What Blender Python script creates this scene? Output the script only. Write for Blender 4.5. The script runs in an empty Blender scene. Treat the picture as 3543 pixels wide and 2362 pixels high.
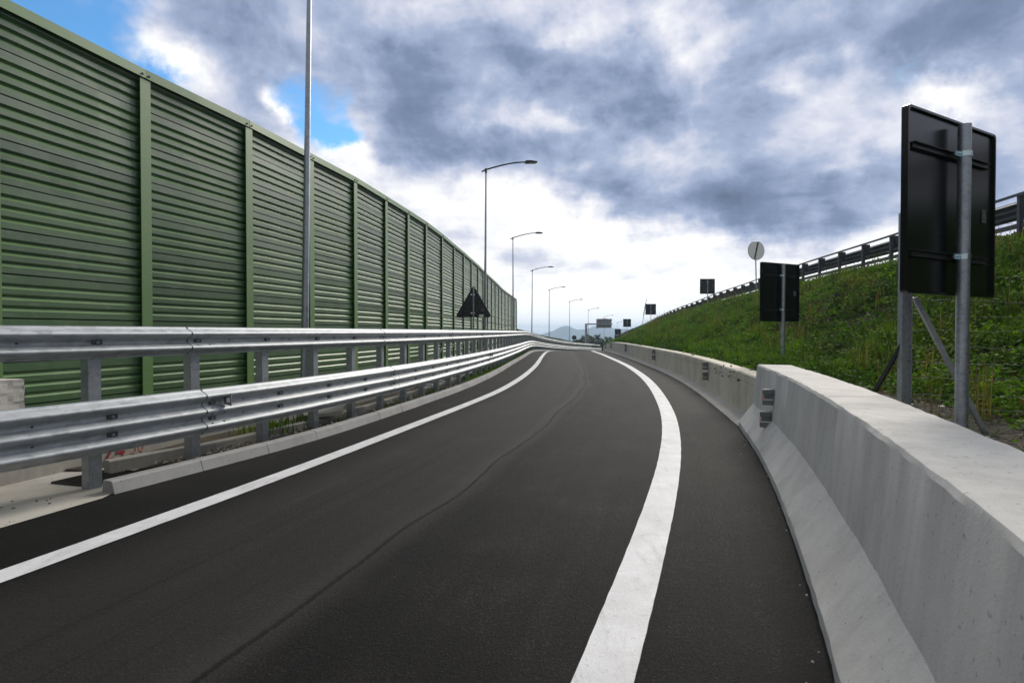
import bpy, math, random
import numpy as np
from mathutils import Vector, Matrix

random.seed(7); rng = np.random.default_rng(11)
R = math.radians
C = bpy.context.scene.collection

# ------------------------------------------------------------------ camera
EYE = 1.5
cd = bpy.data.cameras.new("camera"); cam = bpy.data.objects.new("camera", cd); C.objects.link(cam)
cam.location = (0, 0, EYE); cam.rotation_euler = (R(90 - 0.91), 0, 0)
cd.sensor_width = 36; cd.lens = 21.2; cd.clip_start = 0.05; cd.clip_end = 20000
cd.dof.use_dof = True; cd.dof.focus_distance = 13.0; cd.dof.aperture_fstop = 5.0
bpy.context.scene.camera = cam
sc = bpy.context.scene
sc.view_settings.view_transform = 'Standard'; sc.view_settings.look = 'None'
sc.view_settings.exposure = 0.0; sc.view_settings.gamma = 1.0
sc.cycles.max_bounces = 6; sc.cycles.volume_bounces = 0
sc.cycles.volume_step_rate = 1.0

# ------------------------------------------------------------------ node helper
class NT:
    def __init__(s, nt): s.nt = nt; s.L = nt.links; nt.nodes.clear()
    def n(s, t, **k):
        o = s.nt.nodes.new(t)
        for a, v in k.items(): setattr(o, a, v)
        return o
    def set(s, sock, v):
        if hasattr(v, 'is_linked') or isinstance(v, bpy.types.NodeSocket): s.L.new(v, sock)
        else:
            try: sock.default_value = v
            except Exception: sock.default_value = (*v, 1) if len(v) == 3 else v
    def m(s, op, a, b=None, c=None, clamp=False):
        o = s.n('ShaderNodeMath', operation=op, use_clamp=clamp); s.set(o.inputs[0], a)
        if b is not None: s.set(o.inputs[1], b)
        if c is not None: s.set(o.inputs[2], c)
        return o.outputs[0]
    def vm(s, op, a, b=None):
        o = s.n('ShaderNodeVectorMath', operation=op); s.set(o.inputs[0], a)
        if b is not None: s.set(o.inputs[1], b)
        return o.outputs[0]
    def sstep(s, v, lo, hi, a=0.0, b=1.0):
        o = s.n('ShaderNodeMapRange', interpolation_type='SMOOTHSTEP')
        for i, q in enumerate((v, lo, hi, a, b)): s.set(o.inputs[i], q)
        return o.outputs[0]
    def mix(s, f, a, b, bt='MIX'):
        o = s.n('ShaderNodeMix', data_type='RGBA', blend_type=bt); s.set(o.inputs[0], f); s.set(o.inputs[6], a); s.set(o.inputs[7], b)
        return o.outputs[2]
    def noise(s, vec, scale, detail=4, rough=.55, dist=0.0):
        o = s.n('ShaderNodeTexNoise')
        if vec is not None: s.L.new(vec, o.inputs['Vector'])
        o.inputs['Scale'].default_value = scale; o.inputs['Detail'].default_value = detail
        o.inputs['Roughness'].default_value = rough; o.inputs['Distortion'].default_value = dist
        return o.outputs[0]
    def ramp(s, v, stops):
        o = s.n('ShaderNodeValToRGB'); s.set(o.inputs[0], v); e = o.color_ramp.elements
        while len(e) < len(stops): e.new(.5)
        for q, (p, c) in zip(e, stops): q.position = p; q.color = (*c, 1)
        return o.outputs[0]
    def sep(s, v): o = s.n('ShaderNodeSeparateXYZ'); s.L.new(v, o.inputs[0]); return o.outputs
    def comb(s, x, y, z):
        o = s.n('ShaderNodeCombineXYZ')
        for i, q in enumerate((x, y, z)): s.set(o.inputs[i], q)
        return o.outputs[0]
    def pos(s): return s.n('ShaderNodeNewGeometry').outputs['Position']
    def uv(s): return s.n('ShaderNodeUVMap', uv_map='UVMap').outputs[0]
    def scl(s, v, xyz): return s.vm('MULTIPLY', v, xyz)
    def bump(s, h, st=.3, d=.01):
        o = s.n('ShaderNodeBump'); o.inputs['Strength'].default_value = st; o.inputs['Distance'].default_value = d
        s.L.new(h, o.inputs['Height']); return o.outputs[0]
    def bsdf(s, col, rough=.6, metal=0.0, normal=None, spec=.5):
        o = s.n('ShaderNodeBsdfPrincipled'); s.set(o.inputs['Base Color'], col); s.set(o.inputs['Roughness'], rough)
        s.set(o.inputs['Metallic'], metal); o.inputs['Specular IOR Level'].default_value = spec
        if normal is not None: s.L.new(normal, o.inputs['Normal'])
        return o.outputs[0]
    def coat(s, sh, w_, rough, ior):
        b = sh.node; b.inputs['Coat Weight'].default_value = w_; b.inputs['Coat Roughness'].default_value = rough; b.inputs['Coat IOR'].default_value = ior; return sh
    def out(s, sh):
        o = s.n('ShaderNodeOutputMaterial'); s.L.new(sh, o.inputs[0])

def mat(name):
    m = bpy.data.materials.new(name); m.use_nodes = True; return m, NT(m.node_tree)

# ------------------------------------------------------------------ sky and sun
SUN_EL, SUN_AZ = 31.0, 31.0            # azimuth measured from +Y towards +X
w = bpy.data.worlds.new("World"); sc.world = w; w.use_nodes = True
N = NT(w.node_tree)
sky = N.n('ShaderNodeTexSky', sky_type='NISHITA', sun_disc=False)
sky.sun_elevation = R(SUN_EL); sky.sun_rotation = R(SUN_AZ); sky.air_density = 1.3; sky.dust_density = .6; sky.ozone_density = 2.0
D = N.n('ShaderNodeTexCoord').outputs['Generated']
Dn = N.vm('NORMALIZE', D)
dx, dy, dz = N.sep(Dn)
dzp = N.m('MAXIMUM', dz, 0.0)
inv = N.m('DIVIDE', 1.0, N.m('ADD', dzp, 0.16))
q = N.comb(N.m('MULTIPLY', dx, inv), N.m('MULTIPLY', dy, inv), N.m('MULTIPLY', dz, .6))
n_big = N.noise(q, 1.15, 3, .5, .2)
n_mid = N.noise(q, 2.2, 10, .54, .3)
wq = N.comb(dx, dy, N.m('MULTIPLY', dz, 1.35))
n_fin = N.noise(wq, 6.5, 12, .56, .12)
vor = N.n('ShaderNodeTexVoronoi'); vor.inputs['Scale'].default_value = 8.5; vor.inputs['Detail'].default_value = 5; vor.inputs['Roughness'].default_value = .55
wn = N.n('ShaderNodeTexNoise'); wn.inputs['Scale'].default_value = 6.0; wn.inputs['Detail'].default_value = 5; N.L.new(Dn, wn.inputs['Vector'])
N.L.new(N.vm('ADD', wq, N.scl(N.vm('SUBTRACT', wn.outputs['Color'], (.5, .5, .5)), (.16, .16, .16))), vor.inputs['Vector'])
puff = N.m('SUBTRACT', vor.outputs['Distance'], .42)
az0 = N.m('MULTIPLY', N.m('ARCTAN2', dx, dy), 57.29578)
el0 = N.m('MULTIPLY', N.m('ARCSINE', dz), 57.29578)
wob = N.noise(Dn, 5.0, 7, .6, 0)
wob2 = N.noise(N.vm('ADD', Dn, (3.1, 7.7, 1.3)), 5.0, 7, .6, 0)
az = N.m('ADD', az0, N.m('MULTIPLY', N.m('SUBTRACT', wob, .5), 16.0))
el = N.m('ADD', el0, N.m('MULTIPLY', N.m('SUBTRACT', wob2, .5), 11.0))
def blob(a, e, sa, se, w_):
    u = N.m('DIVIDE', N.m('SUBTRACT', az, a), sa); v = N.m('DIVIDE', N.m('SUBTRACT', el, e), se)
    r2 = N.m('ADD', N.m('MULTIPLY', u, u), N.m('MULTIPLY', v, v))
    return N.m('MULTIPLY', N.m('EXPONENT', N.m('MULTIPLY', r2, -1.0)), w_)
def total(bl):
    t = None
    for b in bl:
        o = blob(*b); t = o if t is None else N.m('ADD', t, o)
    return t
dark = total([(-11, 22.5, 6.5, 4.5, .62), (-24.5, 25.5, 5, 3.5, .30), (3, 25, 8, 3.5, .42), (10, 22.0, 6, 3.2, .55), (-6, 17.0, 8, 2.8, .55),
              (19, 17.5, 8, 3.5, .28), (16.5, 12.3, 8, 2.6, .46), (27.5, 11.0, 7, 2.6, .48), (36, 23, 7, 4, .45), (38, 12.5, 5, 3, .45), (27, 22, 5, 3, .2),
              (2.0, 18.6, 6, 1.3, -.45), (17.5, 25.0, 2.0, 2.2, -.40), (37, 18.2, 3.0, 1.3, -.75), (24, 21.0, 3.5, 1.0, -.40), (8.0, 26.5, 3, .8, -.25),
              (-29.5, 21.4, 2.4, 2.2, -.85), (-21.9, 18.8, 1.2, 1.6, -.85), (-15.6, 16.4, 2.6, 1.1, -.85), (-12, 14.6, 3, .9, -.45)])
bound = N.m('MINIMUM', 14.0, N.m('SUBTRACT', 13.6, N.m('MULTIPLY', az, .20)))
bound = N.m('MAXIMUM', bound, 8.4)
glow = N.sstep(N.m('SUBTRACT', el, bound), 1.0, -3.6)
back = N.sstep(N.m('ABSOLUTE', N.m('SUBTRACT', az0, 20.0)), 62.0, 110.0)
T = N.m('ADD', N.m('ADD', .53, N.m('MULTIPLY', dark, .50)), N.m('MULTIPLY', N.m('SUBTRACT', n_mid, .5), .80))
T = N.m('ADD', T, N.m('MULTIPLY', back, .22))
T = N.m('ADD', T, N.m('MULTIPLY', N.m('SUBTRACT', n_fin, .5), .62))
T = N.m('ADD', T, N.m('MULTIPLY', puff, -.20))
T = N.m('SUBTRACT', T, N.m('MULTIPLY', glow, N.m('MULTIPLY', N.m('ADD', N.sstep(az0, -14.0, 6.0, .22, .45), N.sstep(el0, 9.0, 2.0, 0.0, .25)), N.sstep(N.m('ABSOLUTE', az0), 80.0, 50.0))))
streak = total([(9, 6.4, 10, 1.2, .36), (-3, 8.4, 7, 1.8, .16), (17, 2.4, 4, 1.4, .46), (26, 5.5, 5, 1.0, .2)])
T = N.m('ADD', T, streak, clamp=True)
ccol = N.ramp(T, [(0.0, (1.2, 1.2, 1.2)), (.18, (1.0, 1.0, 1.02)), (.34, (.72, .745, .86)), (.50, (.40, .475, .66)), (.68, (.215, .285, .435)), (.95, (.11, .15, .24))])
ccol = N.mix(N.sstep(back, 0.0, .8), ccol, N.ramp(T, [(0.0, (1.1, 1.1, 1.08)), (.5, (.50, .50, .49)), (1.0, (.20, .20, .20))]))
low = N.sstep(el0, -1.0, 0.3)
ccol = N.mix(low, (.30, .31, .31), ccol)
hole = total([(-37.5, 23.5, 7.5, 6.5, 1.3), (-18.7, 18.8, 3.8, 4.0, 1.15), (-15.5, 17.4, 4, 1.0, .5), (-31.5, 19.5, 2.2, 2.5, .6), (60, 60, 25, 14, .9), (-120, 40, 30, 14, 1.0), (150, 50, 30, 12, .9)])
hb = N.sstep(N.m('ADD', hole, N.m('MULTIPLY', N.m('SUBTRACT', n_fin, .5), 1.9)), .30, 1.0)
b1 = N.n('ShaderNodeBackground'); N.L.new(N.mix(1.0, sky.outputs[0], (.46, .84, 1.16), 'MULTIPLY'), b1.inputs[0]); b1.inputs[1].default_value = 0.15
b2 = N.n('ShaderNodeBackground'); N.L.new(ccol, b2.inputs[0]); b2.inputs[1].default_value = 1.0
ms = N.n('ShaderNodeMixShader'); N.L.new(hb, ms.inputs[0]); N.L.new(b2.outputs[0], ms.inputs[1]); N.L.new(b1.outputs[0], ms.inputs[2])
ow = N.n('ShaderNodeOutputWorld'); N.L.new(ms.outputs[0], ow.inputs[0])

sd = bpy.data.lights.new("sun", 'SUN'); sun = bpy.data.objects.new("sun", sd); C.objects.link(sun)
sd.energy = 3.6; sd.angle = R(20); sd.color = (1.0, .93, .82)
sdir = Vector((math.sin(R(SUN_AZ)) * math.cos(R(SUN_EL)), math.cos(R(SUN_AZ)) * math.cos(R(SUN_EL)), math.sin(R(SUN_EL))))
sun.rotation_euler = (-sdir).to_track_quat('-Z', 'Y').to_euler(); sun.location = (20, 30, 40)

# ------------------------------------------------------------------ materials
def m_galv(name, base=(.60, .625, .66), rough=.36, spangle=22.0, metal=.88, con=1.0, uvm=False):
    m, n = mat(name); p = n.uv() if uvm else n.pos()
    pv = n.scl(p, (.35, 1.0, 1.0)) if uvm else p
    vo = n.n('ShaderNodeTexVoronoi'); vo.inputs['Scale'].default_value = spangle; n.L.new(pv, vo.inputs['Vector'])
    sp = n.sep(vo.outputs['Color'])[0]
    n1 = n.noise(p, 7, 5, .6); n2 = n.noise(pv, 60, 3, .6)
    f = n.m('ADD', n.m('MULTIPLY', sp, .22), n.m('ADD', n.m('MULTIPLY', n1, .55), n.m('MULTIPLY', n2, .25)))
    col = n.ramp(f, [(.30, tuple(c * (1 - .45 * con) for c in base)), (.5, base), (.72, tuple(min(1, c * (1 + .35 * con)) for c in base))])
    rg = n.m('ADD', rough - .1, n.m('MULTIPLY', f, .22))
    n.out(n.bsdf(col, rg, metal, n.bump(n2, .12, .004))); return m

def m_flat(name, col, rough=.5, metal=0.0, var=.25, scale=6, spec=.5, bump=0.0, bscale=80):
    m, n = mat(name); p = n.pos(); f = n.noise(p, scale, 6, .6)
    c = n.ramp(f, [(.25, tuple(v * (1 - var) for v in col)), (.75, tuple(min(1, v * (1 + var)) for v in col))])
    nm = n.bump(n.noise(p, bscale, 4, .6), bump, .004) if bump else None
    n.out(n.bsdf(c, rough, metal, nm, spec)); return m

def m_concrete(name, base, streaks=.3, pits=.3, warm=(.42, .38, .31), warmth=.2):
    m, n = mat(name); p = n.pos()
    a = n.noise(p, 1.6, 6, .6); b = n.noise(n.scl(p, (7, 7, .7)), 1.0, 5, .6); g = n.noise(p, 90, 3, .7); pt = n.noise(p, 38, 2, .5)
    blot = n.noise(n.scl(p, (1, 1, 1.4)), 4.5, 8, .68)
    f = n.m('ADD', n.m('MULTIPLY', a, .5), n.m('ADD', n.m('MULTIPLY', b, streaks), n.m('MULTIPLY', g, .22)))
    f = n.m('DIVIDE', f, .72 + streaks)
    c = n.ramp(f, [(.3, tuple(v * .68 for v in base)), (.5, base), (.7, tuple(min(1, v * 1.22) for v in base))])
    c = n.mix(n.m('MULTIPLY', n.sstep(n.noise(p, .9, 5, .6), .45, .7), warmth), c, warm)
    c = n.mix(n.m('MULTIPLY', n.sstep(pt, .66, .72), pits), c, (.05, .05, .05))
    c = n.mix(n.m('MULTIPLY', n.sstep(blot, .60, .70), .20), c, tuple(v * .55 for v in base))
    h = n.m('ADD', n.m('MULTIPLY', g, .4), n.m('MULTIPLY', blot, .6))
    n.out(n.bsdf(c, .85, 0, n.bump(h, .35, .012), .3)); return m

def m_asphalt():
    m, n = mat("asphalt"); p = n.pos(); uv = n.uv(); u, v, _ = n.sep(uv)
    g1 = n.noise(p, 62, 4, .9); g2 = n.noise(p, 22, 5, .75); stn = n.noise(p, 120, 1, .5); g3 = n.noise(p, 1.1, 5, .6); g4 = n.noise(n.comb(n.m('MULTIPLY', u, 3.0), n.m('MULTIPLY', v, .12), 0.0), 1.0, 5, .6)
    f = n.m('ADD', n.m('MULTIPLY', g1, .45), n.m('ADD', n.m('MULTIPLY', g2, .25), n.m('ADD', n.m('MULTIPLY', g3, .2), n.m('MULTIPLY', g4, .16))))
    c = n.ramp(f, [(.44, (.0012, .0012, .0012)), (.57, (.0065, .0063, .0062)), (.70, (.055, .052, .049))])
    # wheel-worn, dusty strips in the lane; fresher darker binder on the shoulders
    lane = n.m('MULTIPLY', n.sstep(u, -.1, .7), n.sstep(u, 4.3, 3.4))
    c = n.mix(n.m('MULTIPLY', lane, .75), c, n.mix(1.0, c, (1.75, 1.64, 1.56), 'MULTIPLY'))
    wv = n.m('ADD', n.m('MULTIPLY', n.m('SUBTRACT', n.noise(n.comb(0.0, v, 0.0), .35, 2, .4), .5), .34), n.m('MULTIPLY', n.m('SUBTRACT', n.noise(n.comb(0.0, v, 0.0), 14, 5, .8), .5), .045))
    du = n.m('ABSOLUTE', n.m('SUBTRACT', n.m('ADD', u, wv), 2.08))
    seam = n.sstep(du, .028, .004); side = n.sstep(du, .24, .03)
    c = n.mix(n.m('MULTIPLY', side, n.m('MULTIPLY', g1, .40)), c, (.085, .080, .075))
    c = n.mix(n.m('MULTIPLY', n.sstep(n.m('ADD', u, wv), 2.16, 2.0), n.m('MULTIPLY', lane, .30)), c, (.062, .058, .054))
    c = n.mix(n.m('MULTIPLY', seam, n.m('ADD', .40, n.m('MULTIPLY', g2, .7))), c, (.003, .003, .003))
    st = n.sstep(n.noise(p, 1.6, 6, .72), .62, .72)
    c = n.mix(n.m('MULTIPLY', st, .55), c, (.012, .012, .012))
    c = n.mix(n.m('MULTIPLY', n.sstep(stn, .66, .74), .55), c, (.13, .125, .118))
    tr = n.m('MULTIPLY', n.sstep(n.noise(n.comb(n.m('MULTIPLY', u, 5.0), n.m('MULTIPLY', v, .06), 0.0), 1.0, 6, .7), .52, .70), lane)
    c = n.mix(n.m('MULTIPLY', tr, .6), c, (.006, .006, .006))
    gr = n.sstep(n.noise(p, 260, 1, .5), .80, .86)
    c = n.mix(n.m('MULTIPLY', gr, .35), c, (.25, .24, .22))
    h = n.m('ADD', n.m('MULTIPLY', g1, .6), n.m('SUBTRACT', n.m('MULTIPLY', g2, .5), n.m('MULTIPLY', seam, .6)))
    n.out(n.bsdf(c, n.m('ADD', .62, n.m('MULTIPLY', g2, .3)), 0, n.bump(h, 1.0, .018), .12)); return m

def m_line():
    m, n = mat("road_paint"); p = n.pos(); g = n.noise(p, 120, 3, .7); a = n.noise(p, 3, 5, .65); s = n.noise(p, 34, 4, .7)
    c = n.ramp(n.m('ADD', n.m('MULTIPLY', g, .35), n.m('MULTIPLY', a, .65)), [(.3, (.50, .50, .50)), (.6, (.70, .70, .71))])
    c = n.mix(n.m('MULTIPLY', n.sstep(s, .56, .70), .45), c, (.30, .29, .28))
    wv_ = n.sstep(n.noise(n.scl(p, (6, .8, 1)), 2.0, 6, .7), .50, .72); c = n.mix(n.m('MULTIPLY', wv_, .30), c, (.22, .21, .20))
    n.out(n.bsdf(c, .6, 0, n.bump(g, .5, .006), .35)); return m

def m_panel(perf):
    m, n = mat("perforated_green_panel" if perf else "green_paint"); uv = n.uv(); p = n.pos()
    big = n.noise(p, .8, 4, .6); dust = n.noise(n.scl(p, (3, 3, 14)), 1.5, 6, .65)
    oi = n.n('ShaderNodeObjectInfo').outputs['Random']
    _u, _v, _ = n.sep(uv); wnz = n.n('ShaderNodeTexWhiteNoise', noise_dimensions='2D'); n.L.new(n.comb(n.m('FLOOR', n.m('DIVIDE', _v, .4905)), n.m('MULTIPLY', oi, 57.0), 0.0), wnz.inputs['Vector'])
    f = n.m('ADD', n.m('MULTIPLY', big, .40), n.m('ADD', n.m('MULTIPLY', oi, .2), n.m('MULTIPLY', wnz.outputs['Value'], .4)))
    if perf:
        c = n.ramp(f, [(.25, (.026, .084, .022)), (.75, (.052, .138, .040))])
        u, v, _ = n.sep(uv)
        a = n.m('SINE', n.m('MULTIPLY', u, 2 * math.pi / .014)); b = n.m('SINE', n.m('MULTIPLY', v, 2 * math.pi / .014))
        holes = n.sstep(n.m('MULTIPLY', a, b), .12, .35)
        c = n.mix(n.m('MULTIPLY', holes, .85), c, (.004, .006, .005))
        c = n.mix(n.m('MULTIPLY', n.sstep(dust, .52, .72), .20), c, (.25, .26, .22))
        n.out(n.coat(n.bsdf(c, n.m('ADD', .38, n.m('MULTIPLY', dust, .16)), 0, n.bump(n.noise(p, 2.2, 4, .6), .16, .03), .5), .42, .36, 1.65))
    else:
        c = n.ramp(f, [(.25, (.074, .168, .040)), (.75, (.102, .212, .058))])
        c = n.mix(n.m('MULTIPLY', n.sstep(dust, .50, .72), .25), c, (.20, .25, .15))
        n.out(n.bsdf(c, .44, 0, n.bump(n.noise(p, 3, 4, .6), .06, .02), .8))
    return m

def m_leaf(name):
    m, n = mat(name); at = n.n('ShaderNodeAttribute', attribute_name='Col').outputs['Color']
    p = n.pos(); c = n.mix(.35, at, n.mix(n.noise(p, 2.5, 3, .6), (.02, .03, .008), (.09, .13, .03)), 'MIX')
    b = n.bsdf(c, .7, 0, None, .03)
    t = n.n('ShaderNodeBsdfTranslucent'); n.L.new(n.mix(1.0, c, (1.1, 1.3, .5), 'MULTIPLY'), t.inputs[0])
    mx = n.n('ShaderNodeMixShader'); mx.inputs[0].default_value = .28; n.L.new(b, mx.inputs[1]); n.L.new(t.outputs[0], mx.inputs[2])
    n.out(mx.outputs[0]); return m

def m_soil(name, a, b):
    m, n = mat(name); p = n.pos(); f = n.m('ADD', n.m('MULTIPLY', n.noise(p, 2.0, 6, .65), .5), n.m('MULTIPLY', n.noise(p, 55, 4, .7), .5))
    c = n.ramp(f, [(.35, a), (.62, b)]); n.out(n.bsdf(c, .95, 0, n.bump(f, .9, .05), .15)); return m

def m_hill():
    m, n = mat("hill_forest"); p = n.pos(); f = n.noise(p, .012, 8, .65)
    c = n.ramp(f, [(.35, (.03, .05, .03)), (.6, (.07, .08, .05))]); n.out(n.bsdf(c, .95, 0, None, .1)); return m

M = dict(
    galv=m_galv("galvanised_beam", base=(.395, .42, .44), rough=.58, metal=.5, con=.7, uvm=True), galvp=m_galv("galvanised_post", base=(.33, .355, .39), rough=.46, spangle=40, metal=.7, con=.5),
    pole=m_galv("galvanised_pole", base=(.36, .395, .45), rough=.42, spangle=45, metal=.8, con=.7), dull=m_galv("darkened_galvanised", base=(.06, .065, .075), rough=.65, metal=.2),  # dull: backlit silhouette of the bank rail put into a dark base colour
    bolt=m_flat("bolt_steel", (.10, .105, .11), .45, .7), zinc=m_flat("bright_zinc_clamp", (.55, .68, .75), .25, 1.0, .1, 30),
    white=m_flat("white_metal", (.72, .73, .74), .45, 0, .08), black=m_flat("black_sign_paint", (.006, .0065, .0075), .22, 0, .2, 4, .4),
    dark=m_flat("dark_lamp_housing", (.03, .032, .035), .45, .3), conc=m_concrete("smooth_grey_concrete", (.56, .545, .51), .42, .40, (.48, .45, .40), .25),
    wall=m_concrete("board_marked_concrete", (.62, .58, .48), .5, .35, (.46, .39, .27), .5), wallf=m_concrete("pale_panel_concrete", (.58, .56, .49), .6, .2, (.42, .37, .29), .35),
    kerb=m_concrete("kerb_concrete", (.30, .30, .30), .12, .55, (.32, .30, .27), .1), plinth=m_concrete("plinth_concrete", (.33, .32, .29), .5, .4, (.36, .31, .23), .35),
    apron=m_concrete("apron_concrete", (.42, .40, .36), .12, .6, (.44, .35, .25), .45), asphalt=m_asphalt(), line=m_line(), perf=m_panel(True), paint=m_panel(False),
    leaf=m_leaf("leaf"), soil=m_soil("verge_soil", (.030, .025, .018), (.11, .095, .07)), bank=m_soil("bank_soil", (.016, .015, .009), (.055, .048, .032)),
    ground=m_soil("far_ground", (.04, .05, .025), (.09, .10, .05)), hill=m_hill(), void=m_flat("drain_void", (.004, .004, .004), .9), iron=m_flat("drain_iron", (.035, .03, .026), .6, .5),
    red=m_flat("red_paint", (.30, .012, .02), .6, 0, .3, 20), pink=m_flat("faded_red_paint", (.50, .24, .20), .7, 0, .35, 30), signwhite=m_flat("sign_white", (.80, .81, .82), .35, 0, .04),
    discwhite=m_flat("disc_white", (.90, .90, .90), .4, 0, .03), sticker=m_flat("sticker_grey", (.20, .21, .22), .5), plastic=m_flat("reflector_plastic", (.17, .18, .185), .5, 0, .12, 20), orange=m_flat("reflector_orange", (.55, .09, .04), .35),
    mark=m_flat("faded_red_mark", (.50, .25, .25), .8), bark=m_flat("bark", (.06, .045, .03), .9, 0, .3, 9), twig=m_flat("dead_twig", (.17, .13, .09), .9, 0, .4, 15),
    litter=m_flat("pale_litter", (.55, .53, .48), .8, 0, .3, 8), boardred=m_flat("red_board_edge", (.42, .035, .025), .5), rib=m_flat("sign_back_grey", (.52, .53, .55), .5, .4), ribd=m_flat("sign_back_dark", (.10, .11, .125), .6, .2),
)

# ------------------------------------------------------------------ mesh builder
class MB:
    def __init__(s): s.v = []; s.f = []; s.mi = []; s.uv = []; s.sm = []
    def add(s, vs, fs, mi=0, uv=None, smooth=False):
        b = len(s.v); s.v += [tuple(x) for x in vs]
        s.uv += (uv if uv else [(x[0], x[1]) for x in vs])
        for f in fs: s.f.append([b + i for i in f]); s.mi.append(mi); s.sm.append(smooth)
    def box(s, c, sz, rz=0.0, mi=0, mtx=None, taper=1.0):
        hx, hy, hz = sz[0] / 2, sz[1] / 2, sz[2] / 2; vs = []
        for z, k in ((-hz, 1.0), (hz, taper)):
            for x, y in ((-hx, -hy), (hx, -hy), (hx, hy), (-hx, hy)):
                p = Vector((x * k, y * k, z))
                p = (mtx @ p) if mtx else Vector((p.x * math.cos(rz) - p.y * math.sin(rz), p.x * math.sin(rz) + p.y * math.cos(rz), p.z))
                vs.append(p + Vector(c))
        s.add(vs, [(3, 2, 1, 0), (4, 5, 6, 7), (0, 1, 5, 4), (1, 2, 6, 5), (2, 3, 7, 6), (3, 0, 4, 7)], mi)
    def bar(s, a, b, wd, th, mi=0, up=(0, 0, 1)):
        a, b = Vector(a), Vector(b); d = (b - a).normalized(); u = Vector(up)
        x = d.cross(u)
        if x.length < 1e-4: x = d.cross(Vector((1, 0, 0)))
        x.normalize(); y = x.cross(d).normalized(); vs = []
        for p in (a, b):
            for i, j in ((-1, -1), (1, -1), (1, 1), (-1, 1)): vs.append(p + x * i * wd / 2 + y * j * th / 2)
        s.add(vs, [(3, 2, 1, 0), (4, 5, 6, 7), (0, 1, 5, 4), (1, 2, 6, 5), (2, 3, 7, 6), (3, 0, 4, 7)], mi)
    def tube(s, pts, rad, n=12, mi=0, caps=True, smooth=True):
        pts = [Vector(p) for p in pts]; rad = rad if isinstance(rad, (list, tuple)) else [rad] * len(pts); vs = []
        for i, p in enumerate(pts):
            d = (pts[min(i + 1, len(pts) - 1)] - pts[max(i - 1, 0)]).normalized()
            a = d.orthogonal().normalized() if abs(d.z) < .95 else Vector((1, 0, 0)); 
            x = (Vector((0, 0, 1)).cross(d)) if abs(d.z) < .95 else Vector((1, 0, 0)); x.normalize(); y = d.cross(x).normalized()
            for k in range(n):
                t = 2 * math.pi * k / n; vs.append(p + (x * math.cos(t) + y * math.sin(t)) * rad[i])
        fs = [(i * n + k, i * n + (k + 1) % n, (i + 1) * n + (k + 1) % n, (i + 1) * n + k) for i in range(len(pts) - 1) for k in range(n)]
        s.add(vs, fs, mi, smooth=smooth)
        if caps:
            s.add(vs[:n], [tuple(range(n - 1, -1, -1))], mi); s.add(vs[-n:], [tuple(range(n))], mi)
    def prism(s, poly, y0, y1, mi=0, mtx=None):         # polygon in XZ, extruded along Y
        n = len(poly); vs = [Vector((x, y0, z)) for x, z in poly] + [Vector((x, y1, z)) for x, z in poly]
        if mtx: vs = [mtx @ v for v in vs]
        s.add(vs, [tuple(range(n)), tuple(range(2 * n - 1, n - 1, -1))] + [(i + n, (i + 1) % n + n, (i + 1) % n, i) for i in range(n)], mi)
    def build(s, name, mats, parent=None, origin=None, sharp=None):
        me = bpy.data.meshes.new(name); o_ = Vector(origin) if origin is not None else (parent.location if parent else Vector((0, 0, 0)))
        if parent and parent.get('local'): o_ = Vector((0, 0, 0))
        me.from_pydata([tuple(Vector(v) - o_) for v in s.v], [], s.f)
        mats = mats if isinstance(mats, (list, tuple)) else [mats]
        for q_ in mats: me.materials.append(q_)
        me.polygons.foreach_set('material_index', s.mi); me.polygons.foreach_set('use_smooth', s.sm)
        ul = me.uv_layers.new(name='UVMap'); li = np.empty(len(me.loops), dtype=np.int32); me.loops.foreach_get('vertex_index', li)
        ul.data.foreach_set('uv', np.array(s.uv, dtype=np.float32)[li].ravel())
        me.update()
        if sharp: me.set_sharp_from_angle(angle=R(sharp))
        o = bpy.data.objects.new(name, me); C.objects.link(o)
        if parent: o.parent = parent
        elif origin is not None: o.location = origin
        return o

def tag(o, label=None, cat=None, group=None, kind=None):
    if label: o['label'] = label
    if cat: o['category'] = cat
    if group: o['group'] = group
    if kind: o['kind'] = kind
    return o
def thing(name, label, cat, loc=(0, 0, 0), rz=0.0, group=None, local=False):
    o = bpy.data.objects.new(name, None); C.objects.link(o); o.location = loc; o.rotation_euler = (0, 0, rz); o.empty_display_size = .2
    if local: o['local'] = 1
    return tag(o, label, cat, group)
def dup(root, loc, rz, label):
    r = root.copy(); C.objects.link(r); r.location = loc; r.rotation_euler = (0, 0, rz); r['label'] = label
    for ch in list(root.children):
        c = ch.copy(); C.objects.link(c); c.parent = r
        for g in list(ch.children):
            d = g.copy(); C.objects.link(d); d.parent = c
    return r

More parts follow.
